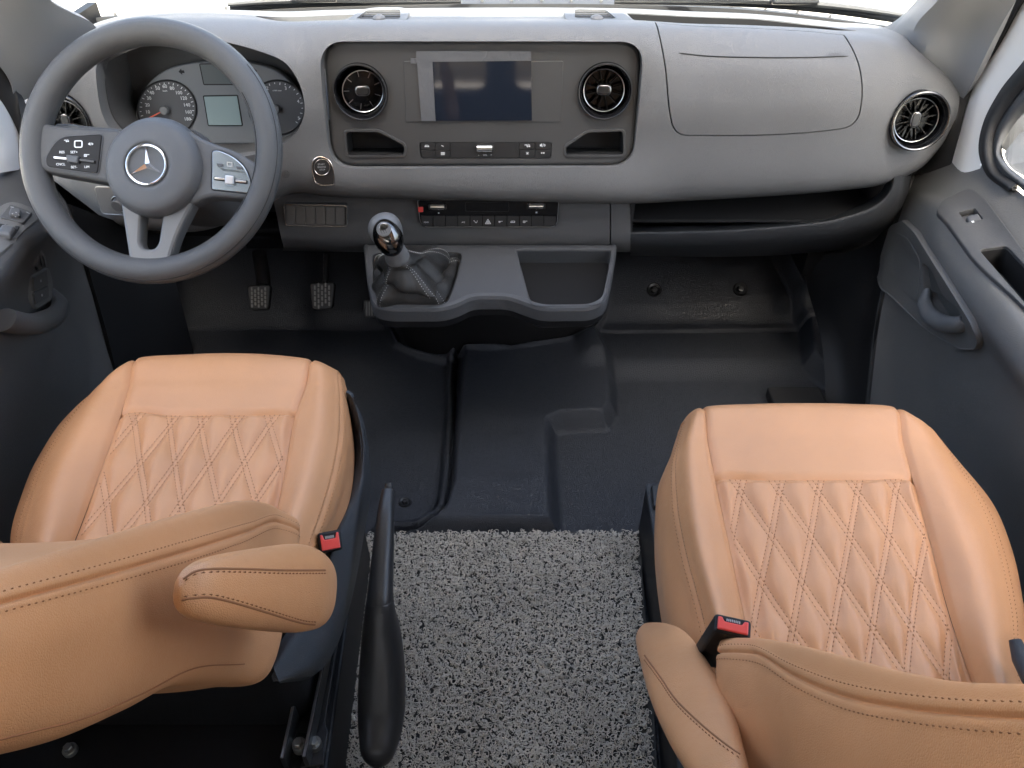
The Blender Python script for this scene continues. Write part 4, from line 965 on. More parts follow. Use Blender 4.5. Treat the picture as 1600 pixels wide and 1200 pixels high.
# align ring start with the base
ang = np.arctan2(base[:, 1]-bc[1], base[:, 0]-bc[0]); rings_ = []
ncorn = [np.argmin(np.linalg.norm(base-np.array(GF.px(*c)), axis=1)) for c in ((590, 470), (697, 472), (716, 400), (588, 398))]
for i, s in enumerate(np.linspace(0, 1, 30)):
    row = []
    for k in range(nb):
        b3 = GF.w(base[k, 0], base[k, 1], -.012); a = ang[k]
        t3 = top+(tx*math.cos(a)+ty*math.sin(a))*.0235*(1-.08*s)
        e = s**1.25; p = b3*(1-e)+t3*e
        out = b3-GF.w(bc[0], bc[1], -.012); out = nrm(out)
        w_ = math.sin(math.pi*min(1, s*1.05))
        p = p+out*(.013*w_*math.sin(2*math.pi*(s*2.0)+2.2*math.sin(a+1))*.9+.007*w_*math.sin(3*a+7*s+1)+.004*w_*math.sin(7*a-9*s))+GF.en*(.013*w_*math.sin(3.4*math.pi*s+1.6*a))
        cd = min(min(abs(k-c), nb-abs(k-c)) for c in ncorn); p = p+out*.005*w_*math.exp(-(cd/2.2)**2)
        row.append(p)
    rings_.append(row)
boot = mk('boot', loft(rings_), 'bootl', gl_, 180)
RA = np.array(rings_); RNn = gnorm(RA); RNn = RNn if np.mean(np.sum(RNn*(CAM-RA), 2)) > 0 else -RNn
S = [stitches(RA[1:29, (c+o_) % nb], RNn[1:29, (c+o_) % nb], .0052, .0036, .0010, .0009) for c in ncorn for o_ in (-1, 1)]
mk('stitching', join(*S), 'thread2', boot, kind='stuff')
def along(P, r, n=28, ry=None): return loft(smooth_secs([ring(p, tx, ty, q, q if ry is None else q*ry, n) for p, q in zip(P, r)], 5))
kp = lambda s: top+axis*s
mk('collar', along([kp(-.004), kp(.004), kp(.014), kp(.026), kp(.030)], [.022, .0225, .0205, .0195, .017]), 'spoke', gl_)
KL = .092
knob = mk('knob', along([kp(.026), kp(.034), kp(.045), kp(.060), kp(.075), kp(.088), kp(.097), kp(.1005), kp(.1012)], [.0155, .0180, .0225, .0275, .0295, .0270, .0190, .009, .0005]), 'spoke', gl_)
kc = kp(.073); to_cam = nrm(CAM-kc)
fn = nrm(to_cam-axis*.12); KF = Frame(kc, nrm(np.cross(axis, fn)), np.cross(fn, np.cross(axis, fn)))
Sx = []
for h, rx, ry, dy in ((0, .0250, .034, -.010), (.014, .0255, .034, -.009), (.024, .0240, .0325, -.008), (.0325, .0190, .027, -.005), (.0378, .0115, .017, .0), (.0392, .0005, .0005, .003)):
    Sx.append(ring(KF.w(-.001, dy-.003, h), KF.ex, KF.ey, rx, ry, 36))
M['knobgloss'] = mat('dark_chrome', (.16, .16, .165), .09, 1)
face = mk('knob_face', loft(smooth_secs(Sx, 4)), 'knobgloss', knob, 80)
DF = Frame(KF.w(-.002, .006, .0365), nrm(KF.ex), nrm(KF.ey-KF.en*.25))
mk('shift_disc', prism(DF, [(.0125*math.cos(t), .0125*math.sin(t)) for t in np.arange(32)*math.pi/16], -.006, .002, .001), 'spoke', knob)
T = [bar2(DF, p, q, .0009, .002, .0024) for p, q in (((-.006, 0), (.006, 0)), ((-.006, -.004), (-.006, .004)), ((-.002, -.004), (-.002, .004)), ((.002, -.004), (.002, .004)), ((.006, 0), (.006, .004)))]
T += [text(DF, s, x, y, .0035, .002) for s, x, y in (('1', -.006, .0062), ('3', -.002, .0062), ('5', .002, .0062), ('R', .006, .0062), ('2', -.006, -.0062), ('4', -.002, -.0062), ('6', .002, -.0062))]
mk('shift_pattern', join(*T), 'dark', knob)
# ---- pedals
def pedal(name, lab, pts, y, armtop, arm_r, m, rows, colsn, rect=False):
    c = on_y(*np.mean(pts, 0), y); f = Frame(c, (1, 0, 0), (0, .62, .78)); t = thing(name, lab, 'pedal', c)
    o = rpoly(f.pxs(pts), .010); pd = mk('pad', prism(f, o, -.010, .004, .003), 'rubber', t)
    oo = np.array(o); x0, x1, y0, y1 = oo[:, 0].min(), oo[:, 0].max(), oo[:, 1].min(), oo[:, 1].max()
    oi = inset(ccw(o), .005); k = 0
    for i in range(colsn):
        for j in range(rows):
            cx = x0+(x1-x0)*(i+.5)/colsn; cy = y0+(y1-y0)*(j+.5+(0 if rect else .5*(i % 2)))/rows
            if inside((cx, cy), oi):
                q = (x1-x0)/colsn*.5, (y1-y0)/rows*.78
                mk('tread_block', prism(f, rpoly([(cx-q[0]/2, cy-q[1]/2), (cx+q[0]/2, cy-q[1]/2), (cx+q[0]/2, cy+q[1]/2), (cx-q[0]/2, cy+q[1]/2)], .001, 1), .0035, .0062), m, pd)
    if armtop is not None:
        mk('arm', tube(smooth_open([f.w(0, .012, -.012), f.w(0, .04, -.03), armtop], 5), arm_r, 10), 'satin', t)
M['tread'] = mat('worn_tread_rubber', (.17, .17, .165), .55, bump=[('n', 500, .3)])
pedal('clutch_pedal', 'left pedal with a grey rubber tread pad on a wide dark arm', [(386, 446), (424, 445), (420, 484), (391, 485)], 1.47, on_y(405, 395, 1.52), .017, 'tread', 6, 7)
pedal('brake_pedal', 'middle pedal with a grey rubber tread pad on a thin arm', [(484, 442), (524, 441), (520, 482), (489, 484)], 1.47, on_y(510, 395, 1.52), .007, 'tread', 5, 7)
pedal('accelerator_pedal', 'ribbed accelerator pedal half hidden under the gear console', [(567, 468), (600, 468), (600, 496), (569, 497)], 1.47, None, .01, 'tread', 1, 8, True)

# ================================================================== HANDBRAKE
hbk = thing('handbrake_lever', 'long black handbrake lever beside the driver seat', 'handbrake', on_z(595, 1180, .06))
X0 = -.185
def hs(u, v, rx, x=None, e=2.2, ry=1.1):
    c = on_x(u, v, X0 if x is None else x); Z = (c-CAM)@_f; return c, rx*Z/FPX, e, ry
st_ = [hs(606, 772, 10.5), hs(603, 800, 13), hs(600, 840, 15.5), hs(596, 900, 18.5), hs(593.5, 938, 20.3), hs(593.5, 965, 20.8)]
def hloft(st):
    out = []
    for i, (c, r, e, ry) in enumerate(st):
        a = st[max(i-1, 0)][0]; b = st[min(i+1, len(st)-1)][0]; ax = nrm(b-a); x = nrm(np.cross(ax, (0, 0, 1))); y = np.cross(x, ax)
        out.append(ring(c, x, y, r, r*ry, 32, e))
    return loft(smooth_secs(out, 5))
mk('grip', hloft([hs(606.5, 764, 7), hs(606.5, 766, 9.5)]+st_), 'satin', hbk)
mk('release_button', hloft([hs(607.5, 754, 3), hs(607.5, 756, 6), hs(607, 770, 6.5)]), 'rubber', hbk)
mk('lever_sleeve', hloft([hs(593.5, 938, 19.6), hs(593.5, 941, 21.6), hs(594, 960, 24.5), hs(596, 990, 30), hs(597, 1030, 34), hs(597, 1075, 36.5), hs(596, 1115, 36), hs(593, 1150, 32), hs(590, 1178, 26), hs(589, 1192, 17), hs(588, 1198, 5)]), 'satin', hbk)
# ================================================================== SEAT PLINTHS, RAILS
def plinth(name, lab, pts, z, m):
    P = [on_z(u, v, z) for u, v in pts]; t = thing(name, lab, 'seat base', P[0])
    c = np.mean(P, 0); B = [np.array([p[0], p[1], -.01]) for p in P]
    mk('box', loft([B, P]), m, t); return t, P
def zpoly(pts, z): return [tuple(on_z(u, v, z)[:2]) for u, v in pts]
dpl = thing('seat_plinth', 'black box under the driver seat beside the handbrake', 'seat base', (-.5, .6, 0))
FZ = Frame((0, 0, 0), (1, 0, 0), (0, 1, 0))
a0, a1 = on_z(566, 806, .145), on_z(505, 1250, .145)
mk('box', prism(FZ, rpoly([(-.74, .28), (a1[0], .28), (a1[0], a1[1]), (a0[0], a0[1]), (-.74, a0[1])], .006), -.01, .145, .004), 'black', dpl)
mk('side_flange', prism(FZ, [(a1[0]-.02, .3), (a1[0]-.008, .3), (a0[0]-.008, a0[1]-.03), (a0[0]-.02, a0[1]-.03)], .14, .150, .002), 'satin', dpl)
for px_ in (((471, 1065), (444, 1192)), ((509, 1035), (478, 1190))):
    p, q = on_z(*px_[0], .175), on_z(*px_[1], .175); d = nrm(q-p); p = p-d*.25
    mk('rail', box((p+q)/2, .006, np.linalg.norm(q-p), .03, (np.cross(d, (0, 0, 1)), d, (0, 0, 1))), 'satin', dpl)
    mk('rail_edge', tube([p+[0, 0, .0155], q+[0, 0, .0155]], .0021, 6), 'silver', dpl)
pm = on_z(490, 1080, .152)
for k in range(6):
    p = on_z(500-6.2*k, 1040+24*k, .150); mk('rail_slot', prism(Frame(p, (1, 0, 0), (0, 1, 0)), rpoly([(-.006, -.008), (.006, -.008), (.006, .008), (-.006, .008)], .003), 0, .002), 'button', dpl)
bp = [on_z(u, v, .152) for u, v in ((478, 1180), (508, 1128), (513, 1145), (505, 1196), (470, 1200))]
mk('bracket', prism(Frame((0, 0, .152), (1, 0, 0), (0, 1, 0)), [tuple(p[:2]) for p in bp], 0, .004, .001), 'satin', dpl)
for u, v, z in ((467, 1163, .165), (491, 1161, .165), (109, 1171, .15)):
    f = Frame(on_z(u, v, z), (1, 0, 0), (0, 1, 0))
    mk('bolt', join(lathe(f, [(.0095, -.012), (.0095, .001), (.0088, .002), (.0004, .002)], 24), lathe(f, [(.0065, .002), (.0065, .008), (.0055, .009), (.0004, .009)], 6)), 'steel', dpl)
ppl = thing('seat_plinth', 'black box under the passenger seat beside the grey mat', 'seat base', (.5, .6, 0))
b0, b1, b2 = on_z(1009, 758, .145), on_z(1046, 985, .145), on_z(1062, 1250, .145)
mk('box', prism(FZ, rpoly([(b0[0], b0[1]), (b1[0]-.004, b1[1]), (b2[0], b2[1]), (.76, b2[1]), (.76, b0[1])], .006), -.01, .143, .002), 'black', ppl)
mk('cap_plate', prism(FZ, rpoly([(b0[0]-.001, b0[1]), (b1[0]-.004, b1[1]), (b2[0], b2[1]), (.76, b2[1]), (.76, b0[1])], .006), .1435, .152, .003), 'seatplastic', ppl)
f = Frame((0, 0, .152), (1, 0, 0), (0, 1, 0)); mk('front_clip', prism(f, rpoly(f.pxs([(1016, 764), (1034, 762), (1036, 800), (1020, 797)]), .006), 0, .012, .003), 'satin', ppl)
fw = struct('rear_floor', box((-.55, .15, -.015), .9, .6, .02), 'black')
bx = thing('floor_bracket', 'black block on the floor in front of the passenger seat', 'bracket', on_z(1240, 625, .0))
p = on_z(1243, 624, .01); mk('block', prism(FZ, rpoly([(p[0]-.062, p[1]-.03), (p[0]+.062, p[1]-.03), (p[0]+.062, p[1]+.03), (p[0]-.062, p[1]+.03)], .008), 0, .024, .004), 'dark', bx)

# ================================================================== COIL MAT
mo = [on_z(u, v, .006)[:2] for u, v in [(570, 836), (700, 835), (850, 834), (1000, 833), (1003, 900), (1010, 1000), (1020, 1100), (1026, 1200), (1030, 1300), (480, 1300), (520, 1100), (552, 950)]]
mtg = thing('coil_mat', 'light grey looped coil mat on the floor between the two seats', 'mat', (0, .75, 0))
mz = .036
mk('backing', prism(FZ, mo, .0, .012), mat('mat_backing', (.045, .043, .039), .7), mtg)
mo = np.array(mo); lo, hi = mo.min(0), mo.max(0)
cell = .0064; hx_, hy_ = np.meshgrid(np.arange(lo[0], hi[0], cell), np.arange(lo[1], hi[1], cell))
hc = np.stack([hx_.ravel(), hy_.ravel()], 1)+(rng.random((hx_.size, 2))-.5)*cell*.95
hr = .0017+.0030*rng.random(len(hc))**1.6
rep_ = 5; C_ = np.repeat(hc, rep_, 0); Rh = np.repeat(hr, rep_)
Cx = lo+(hi-lo)*rng.random((4000, 2)); C_ = np.concatenate([C_+(rng.random(C_.shape)-.5)*.0022, Cx]); Rh = np.concatenate([Rh, np.full(len(Cx), .003)])
ok = pin(C_, inset(ccw(mo), .0075)); C_, Rh = C_[ok], Rh[ok]; n_ = len(C_)
ang0 = rng.random(n_)*2*np.pi; rad = Rh*(.85+.5*rng.random(n_)); sweep = 1.3+2.2*rng.random(n_)
zc = .012+.014*rng.random(n_); tl = (rng.random(n_)-.5)*1.7; SEG, SD = 4, 3
t_ = np.linspace(0, 1, SEG+1)[None, :]; a_ = ang0[:, None]+sweep[:, None]*t_
st1 = 1+.5*(rng.random(n_)[:, None]-.5)
px_ = C_[:, 0:1]+rad[:, None]*np.cos(a_)*st1; py_ = C_[:, 1:2]+rad[:, None]*np.sin(a_); pz_ = zc[:, None]+rad[:, None]*np.sin(a_-ang0[:, None]*1.7)*tl[:, None]
pz_ = np.clip(pz_, .011, .030)
Pm = np.stack([px_, py_, pz_], -1); Tm = np.gradient(Pm, axis=1); Tm /= np.linalg.norm(Tm, axis=2)[..., None]+1e-9
up_ = np.array([0, 0, 1.]); Xm = np.cross(up_, Tm); Xm /= np.linalg.norm(Xm, axis=2)[..., None]+1e-9; Ym = np.cross(Tm, Xm)
rr_ = .00064+.0002*rng.random(n_)
Vm = np.stack([Pm+rr_[:, None, None]*(Xm*math.cos(2*math.pi*k/SD+.5)+Ym*math.sin(2*math.pi*k/SD+.5)) for k in range(SD)], 2).reshape(-1, 3)
q = np.arange(n_)[:, None, None]*(SEG+1)*SD; s_ = np.arange(SEG)[None, :, None]*SD; k_ = np.arange(SD)[None, None, :]; k2 = (k_+1) % SD
Fm = np.stack([q+s_+k_, q+s_+k2, q+s_+SD+k2, q+s_+SD+k_], -1).reshape(-1, 4)
me = bpy.data.meshes.new('coils'); me.vertices.add(len(Vm)); me.vertices.foreach_set('co', (Vm-rootloc(mtg)).ravel())
me.loops.add(Fm.size); me.loops.foreach_set('vertex_index', Fm.ravel().astype(np.int32)); me.polygons.add(len(Fm))
me.polygons.foreach_set('loop_start', np.arange(0, Fm.size, 4, dtype=np.int32)); me.polygons.foreach_set('loop_total', np.full(len(Fm), 4, np.int32))
me.polygons.foreach_set('use_smooth', np.ones(len(Fm), bool)); me.update(calc_edges=True); me.materials.append(M['coil'])
co_ob = bpy.data.objects.new('coils', me); COL.objects.link(co_ob); co_ob.parent = mtg; co_ob['kind'] = 'stuff'
# ================================================================== SEATS
def mdist(S, n):
    """grid helper: metres per index along columns at each sample"""
    return S
def panel(S, s0, s1, t0, t1, ns, nt, edges, grooves=(), quilt=None, th=.014):
    a = np.linspace(s0, s1, ns); b = np.linspace(t0, t1, nt); G = S.grid(a, b)
    A, B = np.meshgrid(a, b); us = np.interp(A, np.arange(S.nc), S.ks); ut = np.interp(B, np.arange(S.nr), S.kt)
    D = np.zeros_like(A)
    def dip(d, dep, w): return -dep*np.exp(-(d/w)**2)
    for e in edges:
        k, v = e
        d = np.abs(us-np.interp(v, np.arange(S.nc), S.ks)) if k == 's' else np.abs(ut-np.interp(v, np.arange(S.nr), S.kt))
        D += dip(d, .0050, .0048)
    for v in grooves:
        d = np.abs(us-np.interp(v, np.arange(S.nc), S.ks)); D += dip(d, .0028, .0024)+.0012*np.exp(-((d-.006)/.004)**2)
    if quilt is not None: D += quilt(A, B, us, ut)
    g0 = S.grid(np.linspace(5, 7, 9), np.linspace(4.2, 5, 9)); sg = 1 if gnorm(g0)[..., 2].mean() > 0 else -1
    return shell(G, th, CAM, D, sg)
def sline(S, s_of_t, t, lift=0):
    s = np.array([s_of_t(x) for x in t]) if callable(s_of_t) else np.full(len(t), float(s_of_t))
    P, N = S.pt(s, t), S.nor(s, t); fl = np.sum(N*(CAM-P), 1) < 0; N[fl] *= -1
    return P+N*lift, N
def seat(name, label, rows, mirror, phi, nq, parent_loc):
    t = thing(name, label, 'seat', parent_loc)
    W = np.array([[on_z(*p) for p in r] for r in rows])
    sk = lambda c, sg: np.stack([W[:, c, 0]+sg*.004, W[:, c, 1], W[:, c, 2]-.075], 1)
    W = np.concatenate([sk(0, 1)[:, None], W, sk(-1, -1)[:, None]], 1)
    f1 = W[0].copy(); r1 = f1+np.array([0, .022, -.035]); r0 = f1+np.array([0, .006, -.10])
    for r_, k in ((r0, 2), (r1, 1)):
        for c, w_ in ((0, .0), (1, .12), (2, .5), (-1, .0), (-2, .12), (-3, .5)): r_[c] = f1[c]+np.array([0, .003*k, -.008*k])*(1-w_)+(r_[c]-f1[c])*w_
    W = np.concatenate([r0[None], r1[None], W]); S = Surf(W); TL = S.nr-1
    qW = np.linalg.norm(S.pt(8, 5)-S.pt(4, 5)); tc = S.kt[4]
    kx = nq/qW; ky = 1/.126; gg = math.hypot(kx, ky); DEL = .0034; q0 = .022
    def quilt(A, B, us, ut):
        p = (A-4)/4*nq; q = (ut-tc-q0)*ky; best = np.full(A.shape, 9.); pil = np.ones(A.shape)
        for sg in (1, -1):
            f = p+sg*q-phi; f = np.abs(f-np.round(f))/gg; best = np.minimum(best, np.abs(f-DEL))
            pil *= 1-np.exp(-(np.maximum(f-DEL*.7, 0)/.0085)**1.7)
        fade = sst(0, .012, np.minimum(np.minimum((A-4)/4, 1-(A-4)/4)*qW, ut-tc))
        return fade*(.0066*pil-.0010*np.exp(-(best/.0014)**2))
    cu = mk('cushion_bolster', panel(S, 0, 4, 0, TL, 46, 130, [('s', 4)], (2,)), 'leather', t, 50)
    cu2 = mk('cushion_bolster', panel(S, 8, 12, 0, TL, 46, 130, [('s', 8)], (10,)), 'leather', t, 50)
    fp = mk('cushion_front', panel(S, 4, 8, 0, 4, 70, 60, [('s', 4), ('s', 8), ('t', 4)]), 'leather', t, 50)
    qp = mk('quilted_panel', panel(S, 4, 8, 4, TL, 150, 200, [('s', 4), ('s', 8), ('t', 4)], (), quilt), 'leather', t, 60)
    st = []; tt = np.linspace(4.02, TL-.02, 260); uu = np.interp(tt, np.arange(S.nr), S.kt)
    for sg in (1, -1):
        for n in range(-8, 16):
            for d in (-DEL, DEL):
                p = phi+n+d*gg-sg*(uu-tc-q0)*ky; s = 4+4*p/nq; ok = (s > 4.05) & (s < 7.95)
                idx = np.where(ok)[0]
                if len(idx) < 6: continue
                P, N = S.pt(s[idx], tt[idx]), S.nor(s[idx], tt[idx]); N[np.sum(N*(CAM-P), 1) < 0] *= -1
                st.append(stitches(P-N*.0004, N, .0058, .0040, .0010, .0010))
    mk('quilt_stitching', join(*st), 'thread', qp, kind='stuff')
    for par, s0 in ((cu, 2), (cu2, 10)):
        st = []
        for o in (-.0062, .0062):
            s = np.interp(np.interp(s0, np.arange(S.nc), S.ks)+o, S.ks, np.arange(S.nc)); T = np.linspace(2, TL-.05, 200)
            P, N = sline(S, s, T); st.append(stitches(P+N*.0006, N, .0062, .0044, .0010, .0012))
        mk('stitching', join(*st), 'thread', par, kind='stuff')
    c0 = S.pt(6, 4)[0]
    # foam underside
    lo_, hi_ = W[2:, 2:-2].min((0, 1)), W[2:, 2:-2].max((0, 1))
    mk('cushion_pan', prism(FZ, rpoly([(lo_[0]+.03, lo_[1]), (hi_[0]-.03, lo_[1]), (hi_[0]-.05, hi_[1]-.03), (lo_[0]+.05, hi_[1]-.03)], .05), .15, .36, .02), 'black', t)
    return t, S
rowsL = [[(128,641,.36),(165,598,.41),(188,575,.43),(213,561,.435),(290,554,.44),(350,552,.44),(420,554,.44),(488,562,.435),(510,570,.43),(530,583,.41),(546,641,.36)],
 [(95,668,.36),(110,655,.42),(150,625,.443),(200,602,.44),(285,598,.445),(345,597,.445),(410,598,.445),(475,604,.44),(505,607,.446),(533,622,.42),(549,664,.36)],
 [(65,715,.36),(78,705,.42),(125,675,.446),(188,646,.435),(265,646,.437),(325,646,.437),(390,646,.437),(459,646,.435),(500,655,.448),(533,672,.42),(550,692,.36)],
 [(38,775,.36),(50,768,.42),(95,745,.450),(155,740,.43),(235,740,.434),(300,740,.434),(370,740,.434),(441,740,.43),(480,745,.452),(518,757,.42),(540,768,.36)],
 [(20,845,.36),(30,840,.42),(75,835,.452),(122,835,.425),(205,835,.43),(275,835,.43),(350,835,.43),(420,830,.425),(452,835,.455),(488,848,.42),(508,852,.36)],
 [(26,915,.36),(36,915,.42),(60,930,.46),(85,930,.42),(175,930,.42),(250,930,.42),(320,930,.42),(392,925,.42),(415,935,.46),(445,950,.42),(462,955,.36)]]
rowsR = [[(1046,725,.34),(1068,662,.385),(1080,645,.41),(1098,636,.42),(1180,631,.425),(1250,630,.425),(1325,631,.425),(1400,637,.42),(1425,650,.41),(1448,668,.385),(1478,722,.34)],
 [(1030,756,.34),(1054,725,.40),(1075,700,.430),(1108,690,.425),(1190,689,.43),(1262,689,.43),(1335,689,.43),(1413,690,.425),(1455,705,.426),(1492,720,.40),(1513,750,.34)],
 [(1028,797,.34),(1055,780,.40),(1080,757,.434),(1120,747,.42),(1197,747,.423),(1273,747,.423),(1350,747,.423),(1428,748,.42),(1475,762,.427),(1530,778,.40),(1545,785,.34)],
 [(1033,872,.34),(1068,860,.40),(1095,850,.436),(1143,850,.41),(1222,850,.416),(1300,850,.416),(1378,850,.416),(1455,850,.41),(1510,855,.428),(1563,860,.40),(1580,864,.34)],
 [(1046,950,.34),(1092,950,.40),(1120,948,.436),(1166,955,.405),(1245,953,.41),(1325,952,.41),(1402,951,.41),(1480,950,.405),(1535,952,.428),(1583,954,.40),(1598,956,.34)],
 [(1075,1060,.34),(1118,1060,.40),(1145,1055,.44),(1192,1062,.40),(1275,1062,.40),(1355,1063,.40),(1435,1064,.40),(1514,1066,.40),(1560,1064,.44),(1593,1064,.40),(1606,1064,.34)],
 [(1110,1160,.34),(1150,1160,.40),(1175,1155,.44),(1222,1165,.40),(1310,1165,.40),(1395,1165,.40),(1475,1165,.40),(1555,1168,.40),(1600,1166,.44),(1630,1166,.40),(1645,1166,.34)]]
sL, SL = seat('driver_seat', 'tan leather seat with quilted cushion behind the steering wheel', rowsL, False, 5.0-.60, 5.0, on_z(320, 740, .15))
sR, SR = seat('passenger_seat', 'tan leather seat with quilted cushion on the passenger side', rowsR, True, .56, 5.1, on_z(1290, 850, .15))

def backrest(t, ST, xs, width, sg):
    """ST: stations of photo points (front crest, seam, middle, rear edge) on the inboard side; sg -1 driver, +1 passenger"""
    W = []
    for st in ST:
        P, S_, M_, R_ = [on_x(u, v, x) for (u, v), x in zip(st, xs)]
        bk = nrm(R_-P); m = lambda p: np.array([2*width-p[0], p[1], p[2]])
        Fi = P+bk*.035+np.array([sg*.055, 0, 0]); Fi2 = P+bk*.05+np.array([sg*.13, 0, 0]); Rb = R_+bk*.012+np.array([sg*.05, 0, 0]); Rb2 = R_+bk*.02+np.array([sg*.15, 0, 0])
        L = [Fi, P, S_, M_, R_, Rb, Rb2]
        W.append(L+[m(p) for p in L[::-1]]+[m(Fi2), Fi2])
    W = np.array(W)
    e = [W[-1]+(W[-1]-W[-2])*k for k in (1.0, 1.6)]; cen = e[-1].mean(0); e[-1] = cen+(e[-1]-cen)*.8
    W = np.concatenate([W, np.array(e)])
    nst = W.shape[0]; nc = W.shape[1]
    b0 = W[0].mean(0); W = np.concatenate([(b0+(W[0]-b0)*.80-(W[1]-W[0])*.12)[None], W])
    C = np.concatenate([W, W[:, :1]], 1); S = Surf(C)
    ss = np.unique(np.concatenate([np.linspace(0, nc, 200)[:-1], np.linspace(1.55, 2.45, 90)])); tt = np.linspace(0, S.nr-1, 150); G = S.grid(ss, tt)
    A, B = np.meshgrid(ss, tt); us = np.interp(A, np.arange(S.nc), S.ks)
    cen = G.mean(1, keepdims=True); N = gnorm(G); fl = np.sum(N*(G-cen)) < 0; N = -N if fl else N
    d = np.abs(us-S.ks[2]); D = -.0024*np.exp(-(d/.0019)**2)+.0007*np.exp(-((d-.006)/.0035)**2)
    G = G+N*D[..., None]
    F = grid_faces(len(tt), len(ss), True)+[list(range(len(ss)))[::-1], list(range((len(tt)-1)*len(ss), len(tt)*len(ss)))]
    o = mk('backrest', (G.reshape(-1, 3), fix_out(G.reshape(-1, 3)-G.reshape(-1, 3).mean(0), F)[1]), 'leather2', t, 70)
    st = []
    for off_ in (-.0085, .0085):
        s = np.interp(S.ks[2]+off_, S.ks, np.arange(S.nc)); T = np.linspace(1.05, S.nr-1.5, 300)
        P, Nn = S.pt(np.full(len(T), s), T), S.nor(np.full(len(T), s), T); Nn[np.sum(Nn*(CAM-P), 1) < 0] *= -1
        st.append(stitches(P+Nn*.0005, Nn, .0058, .0036, .0008, .0009))
    mk('stitching', join(*st), 'thread', o, kind='stuff')
    # rear seam low on the side panel
    T = np.linspace(2, S.nr-2, 60); sq = np.full(len(T), 3.82); P, Nn = S.pt(sq, T), S.nor(sq, T); Nn[np.sum(Nn*(CAM-P), 1) < 0] *= -1
    mk('rear_seam', tube(P+Nn*.0002, .0006, 6), 'thread', o)
    # head restraint beyond the frame
    top = W[-1].mean(0); ax = nrm(W[-2].mean(0)-W[-4].mean(0))
    for k in (-1, 1): mk('post', tube([top+np.array([k*.07, 0, 0])-ax*.05, top+np.array([k*.07, 0, 0])+ax*.06], .006, 10), 'chrome', t)
    hx, hy = np.array([1., 0, 0]), nrm(np.cross(ax, (1, 0, 0)))
    mk('head_restraint', loft(smooth_secs([ring(top+ax*(.05+h), hx, hy, r, r2, 32, 3) for h, r, r2 in ((0, .09, .03), (.02, .13, .05), (.09, .14, .055), (.15, .12, .045), (.165, .08, .025))], 4)), 'leather', t, 60)
    return o, S

# width = x of the seat's centre line
bL, BSL = backrest(sL, [
 [(455,822), (461,838), (448,925), (414,1050)], [(432,794), (436,815), (405,930), (372,1054)], [(392,785), (384,832), (345,945), (296,1058)],
 [(300,804), (290,862), (245,985), (200,1104)], [(200,832), (190,891), (150,1012), (110,1142)], [(100,861), (90,918), (60,1035), (30,1162)],
 [(0,890), (-10,945), (-30,1065), (-60,1184)], [(-120,925), (-130,985), (-150,1105), (-170,1218)]], (-.262, -.25, -.243, -.252), -.485, -1)
bR, BSR = backrest(sR, [
 [(1142,1006), (1132,1026), (1129,1075), (1168,1230)], [(1174,997), (1180,1020), (1200,1110), (1230,1290)], [(1230,1007), (1240,1055), (1265,1150), (1300,1340)],
 [(1310,1028), (1320,1088), (1350,1190), (1390,1390)], [(1400,1050), (1410,1105), (1440,1220), (1490,1440)], [(1500,1066), (1510,1115), (1540,1250), (1590,1480)],
 [(1600,1069), (1610,1120), (1640,1270), (1690,1510)], [(1750,1072), (1760,1125), (1800,1290), (1850,1550)]], (.212, .20, .193, .205), .435, 1)
# small outboard bolster of the driver backrest
o = loft(smooth_secs([ring(at_d(u, v, Z), (1, 0, 0), (0, .6, .8), a, b, 20) for u, v, Z, a, b in ((20, 893, 1.0, .004, .004), (4, 888, 1.0, .016, .02), (-30, 880, .98, .035, .04), (-120, 905, .90, .04, .05))], 4))
mk('outer_bolster', o, 'leather', sL, 60)

def armrest(t, ST, seams, m='leather'):
    C, S = [at_x for at_x in ST], []
    P = [on_x(u, v, x) for u, v, h, x in ST]
    for i, (u, v, h, x) in enumerate(ST):
        a, b = P[max(0, i-1)], P[min(len(P)-1, i+1)]; ax = nrm(P[-2]-P[1]); vw = nrm(P[i]-CAM)
        up = nrm(np.cross(vw, ax)); dp = nrm(np.cross(ax, up)); Z = (P[i]-CAM)@_f
        if up[2] < 0: up = -up
        S.append(ring(P[i], dp, up, h*Z/FPX*.62, h*Z/FPX, 72, 2.5))
    S = smooth_secs(S, 8); A = np.array(S); o = mk('armrest', loft(S), m, t, 70)
    N = gnorm(A); cen = A.mean(1, keepdims=True); N = N if np.sum(N*(A-cen)) > 0 else -N
    def hit(u, v):
        q = A-CAM; Z = q@_f; pu, pv = 800+FPX*q[..., 0]/Z, 600-FPX*(q@_u)/Z
        e = (pu-u)**2+(pv-v)**2+1e5*(np.sum(N*(CAM-A), 2) < 0); i = np.unravel_index(np.argmin(e), e.shape); n = N[i]; d = ray(u, v)
        den = np.dot(d, n); p = CAM+d*(np.dot(A[i]-CAM, n)/den) if abs(den) > .15 else A[i]
        return (p if np.linalg.norm(p-A[i]) < .02 else A[i]), n
    for sm, off_ in seams:
        H = [hit(u, v) for u, v in smooth_open(sm, 8)]
        mk('seam', tube([p-n*.0001 for p, n in H], .0009, 6), 'thread', o)
        L = [hit(u, v+off_) for u, v in smooth_open(sm, 8)]
        mk('stitching', stitches(np.array([p+n*.0004 for p, n in L]), np.array([n for p, n in L]), .0058, .004, .0011, .0012), 'thread', o, kind='stuff')
    return o
armrest(sL, [(281,922,6,-.214), (285,923,24,-.214), (296,922,37,-.212), (315,921,47,-.209), (350,920,55,-.204), (400,919,62,-.195), (450,918,67,-.187), (474,920,64,-.182), (492,924,55,-.179), (500,926,42,-.177), (504,928,20,-.177), (505,929,4,-.177)],
        [([(286,905), (305,893), (330,889), (380,889), (440,891), (508,891)], 5), ([(284,938), (300,935), (330,934), (370,943), (420,958), (470,973), (492,976)], -5)])
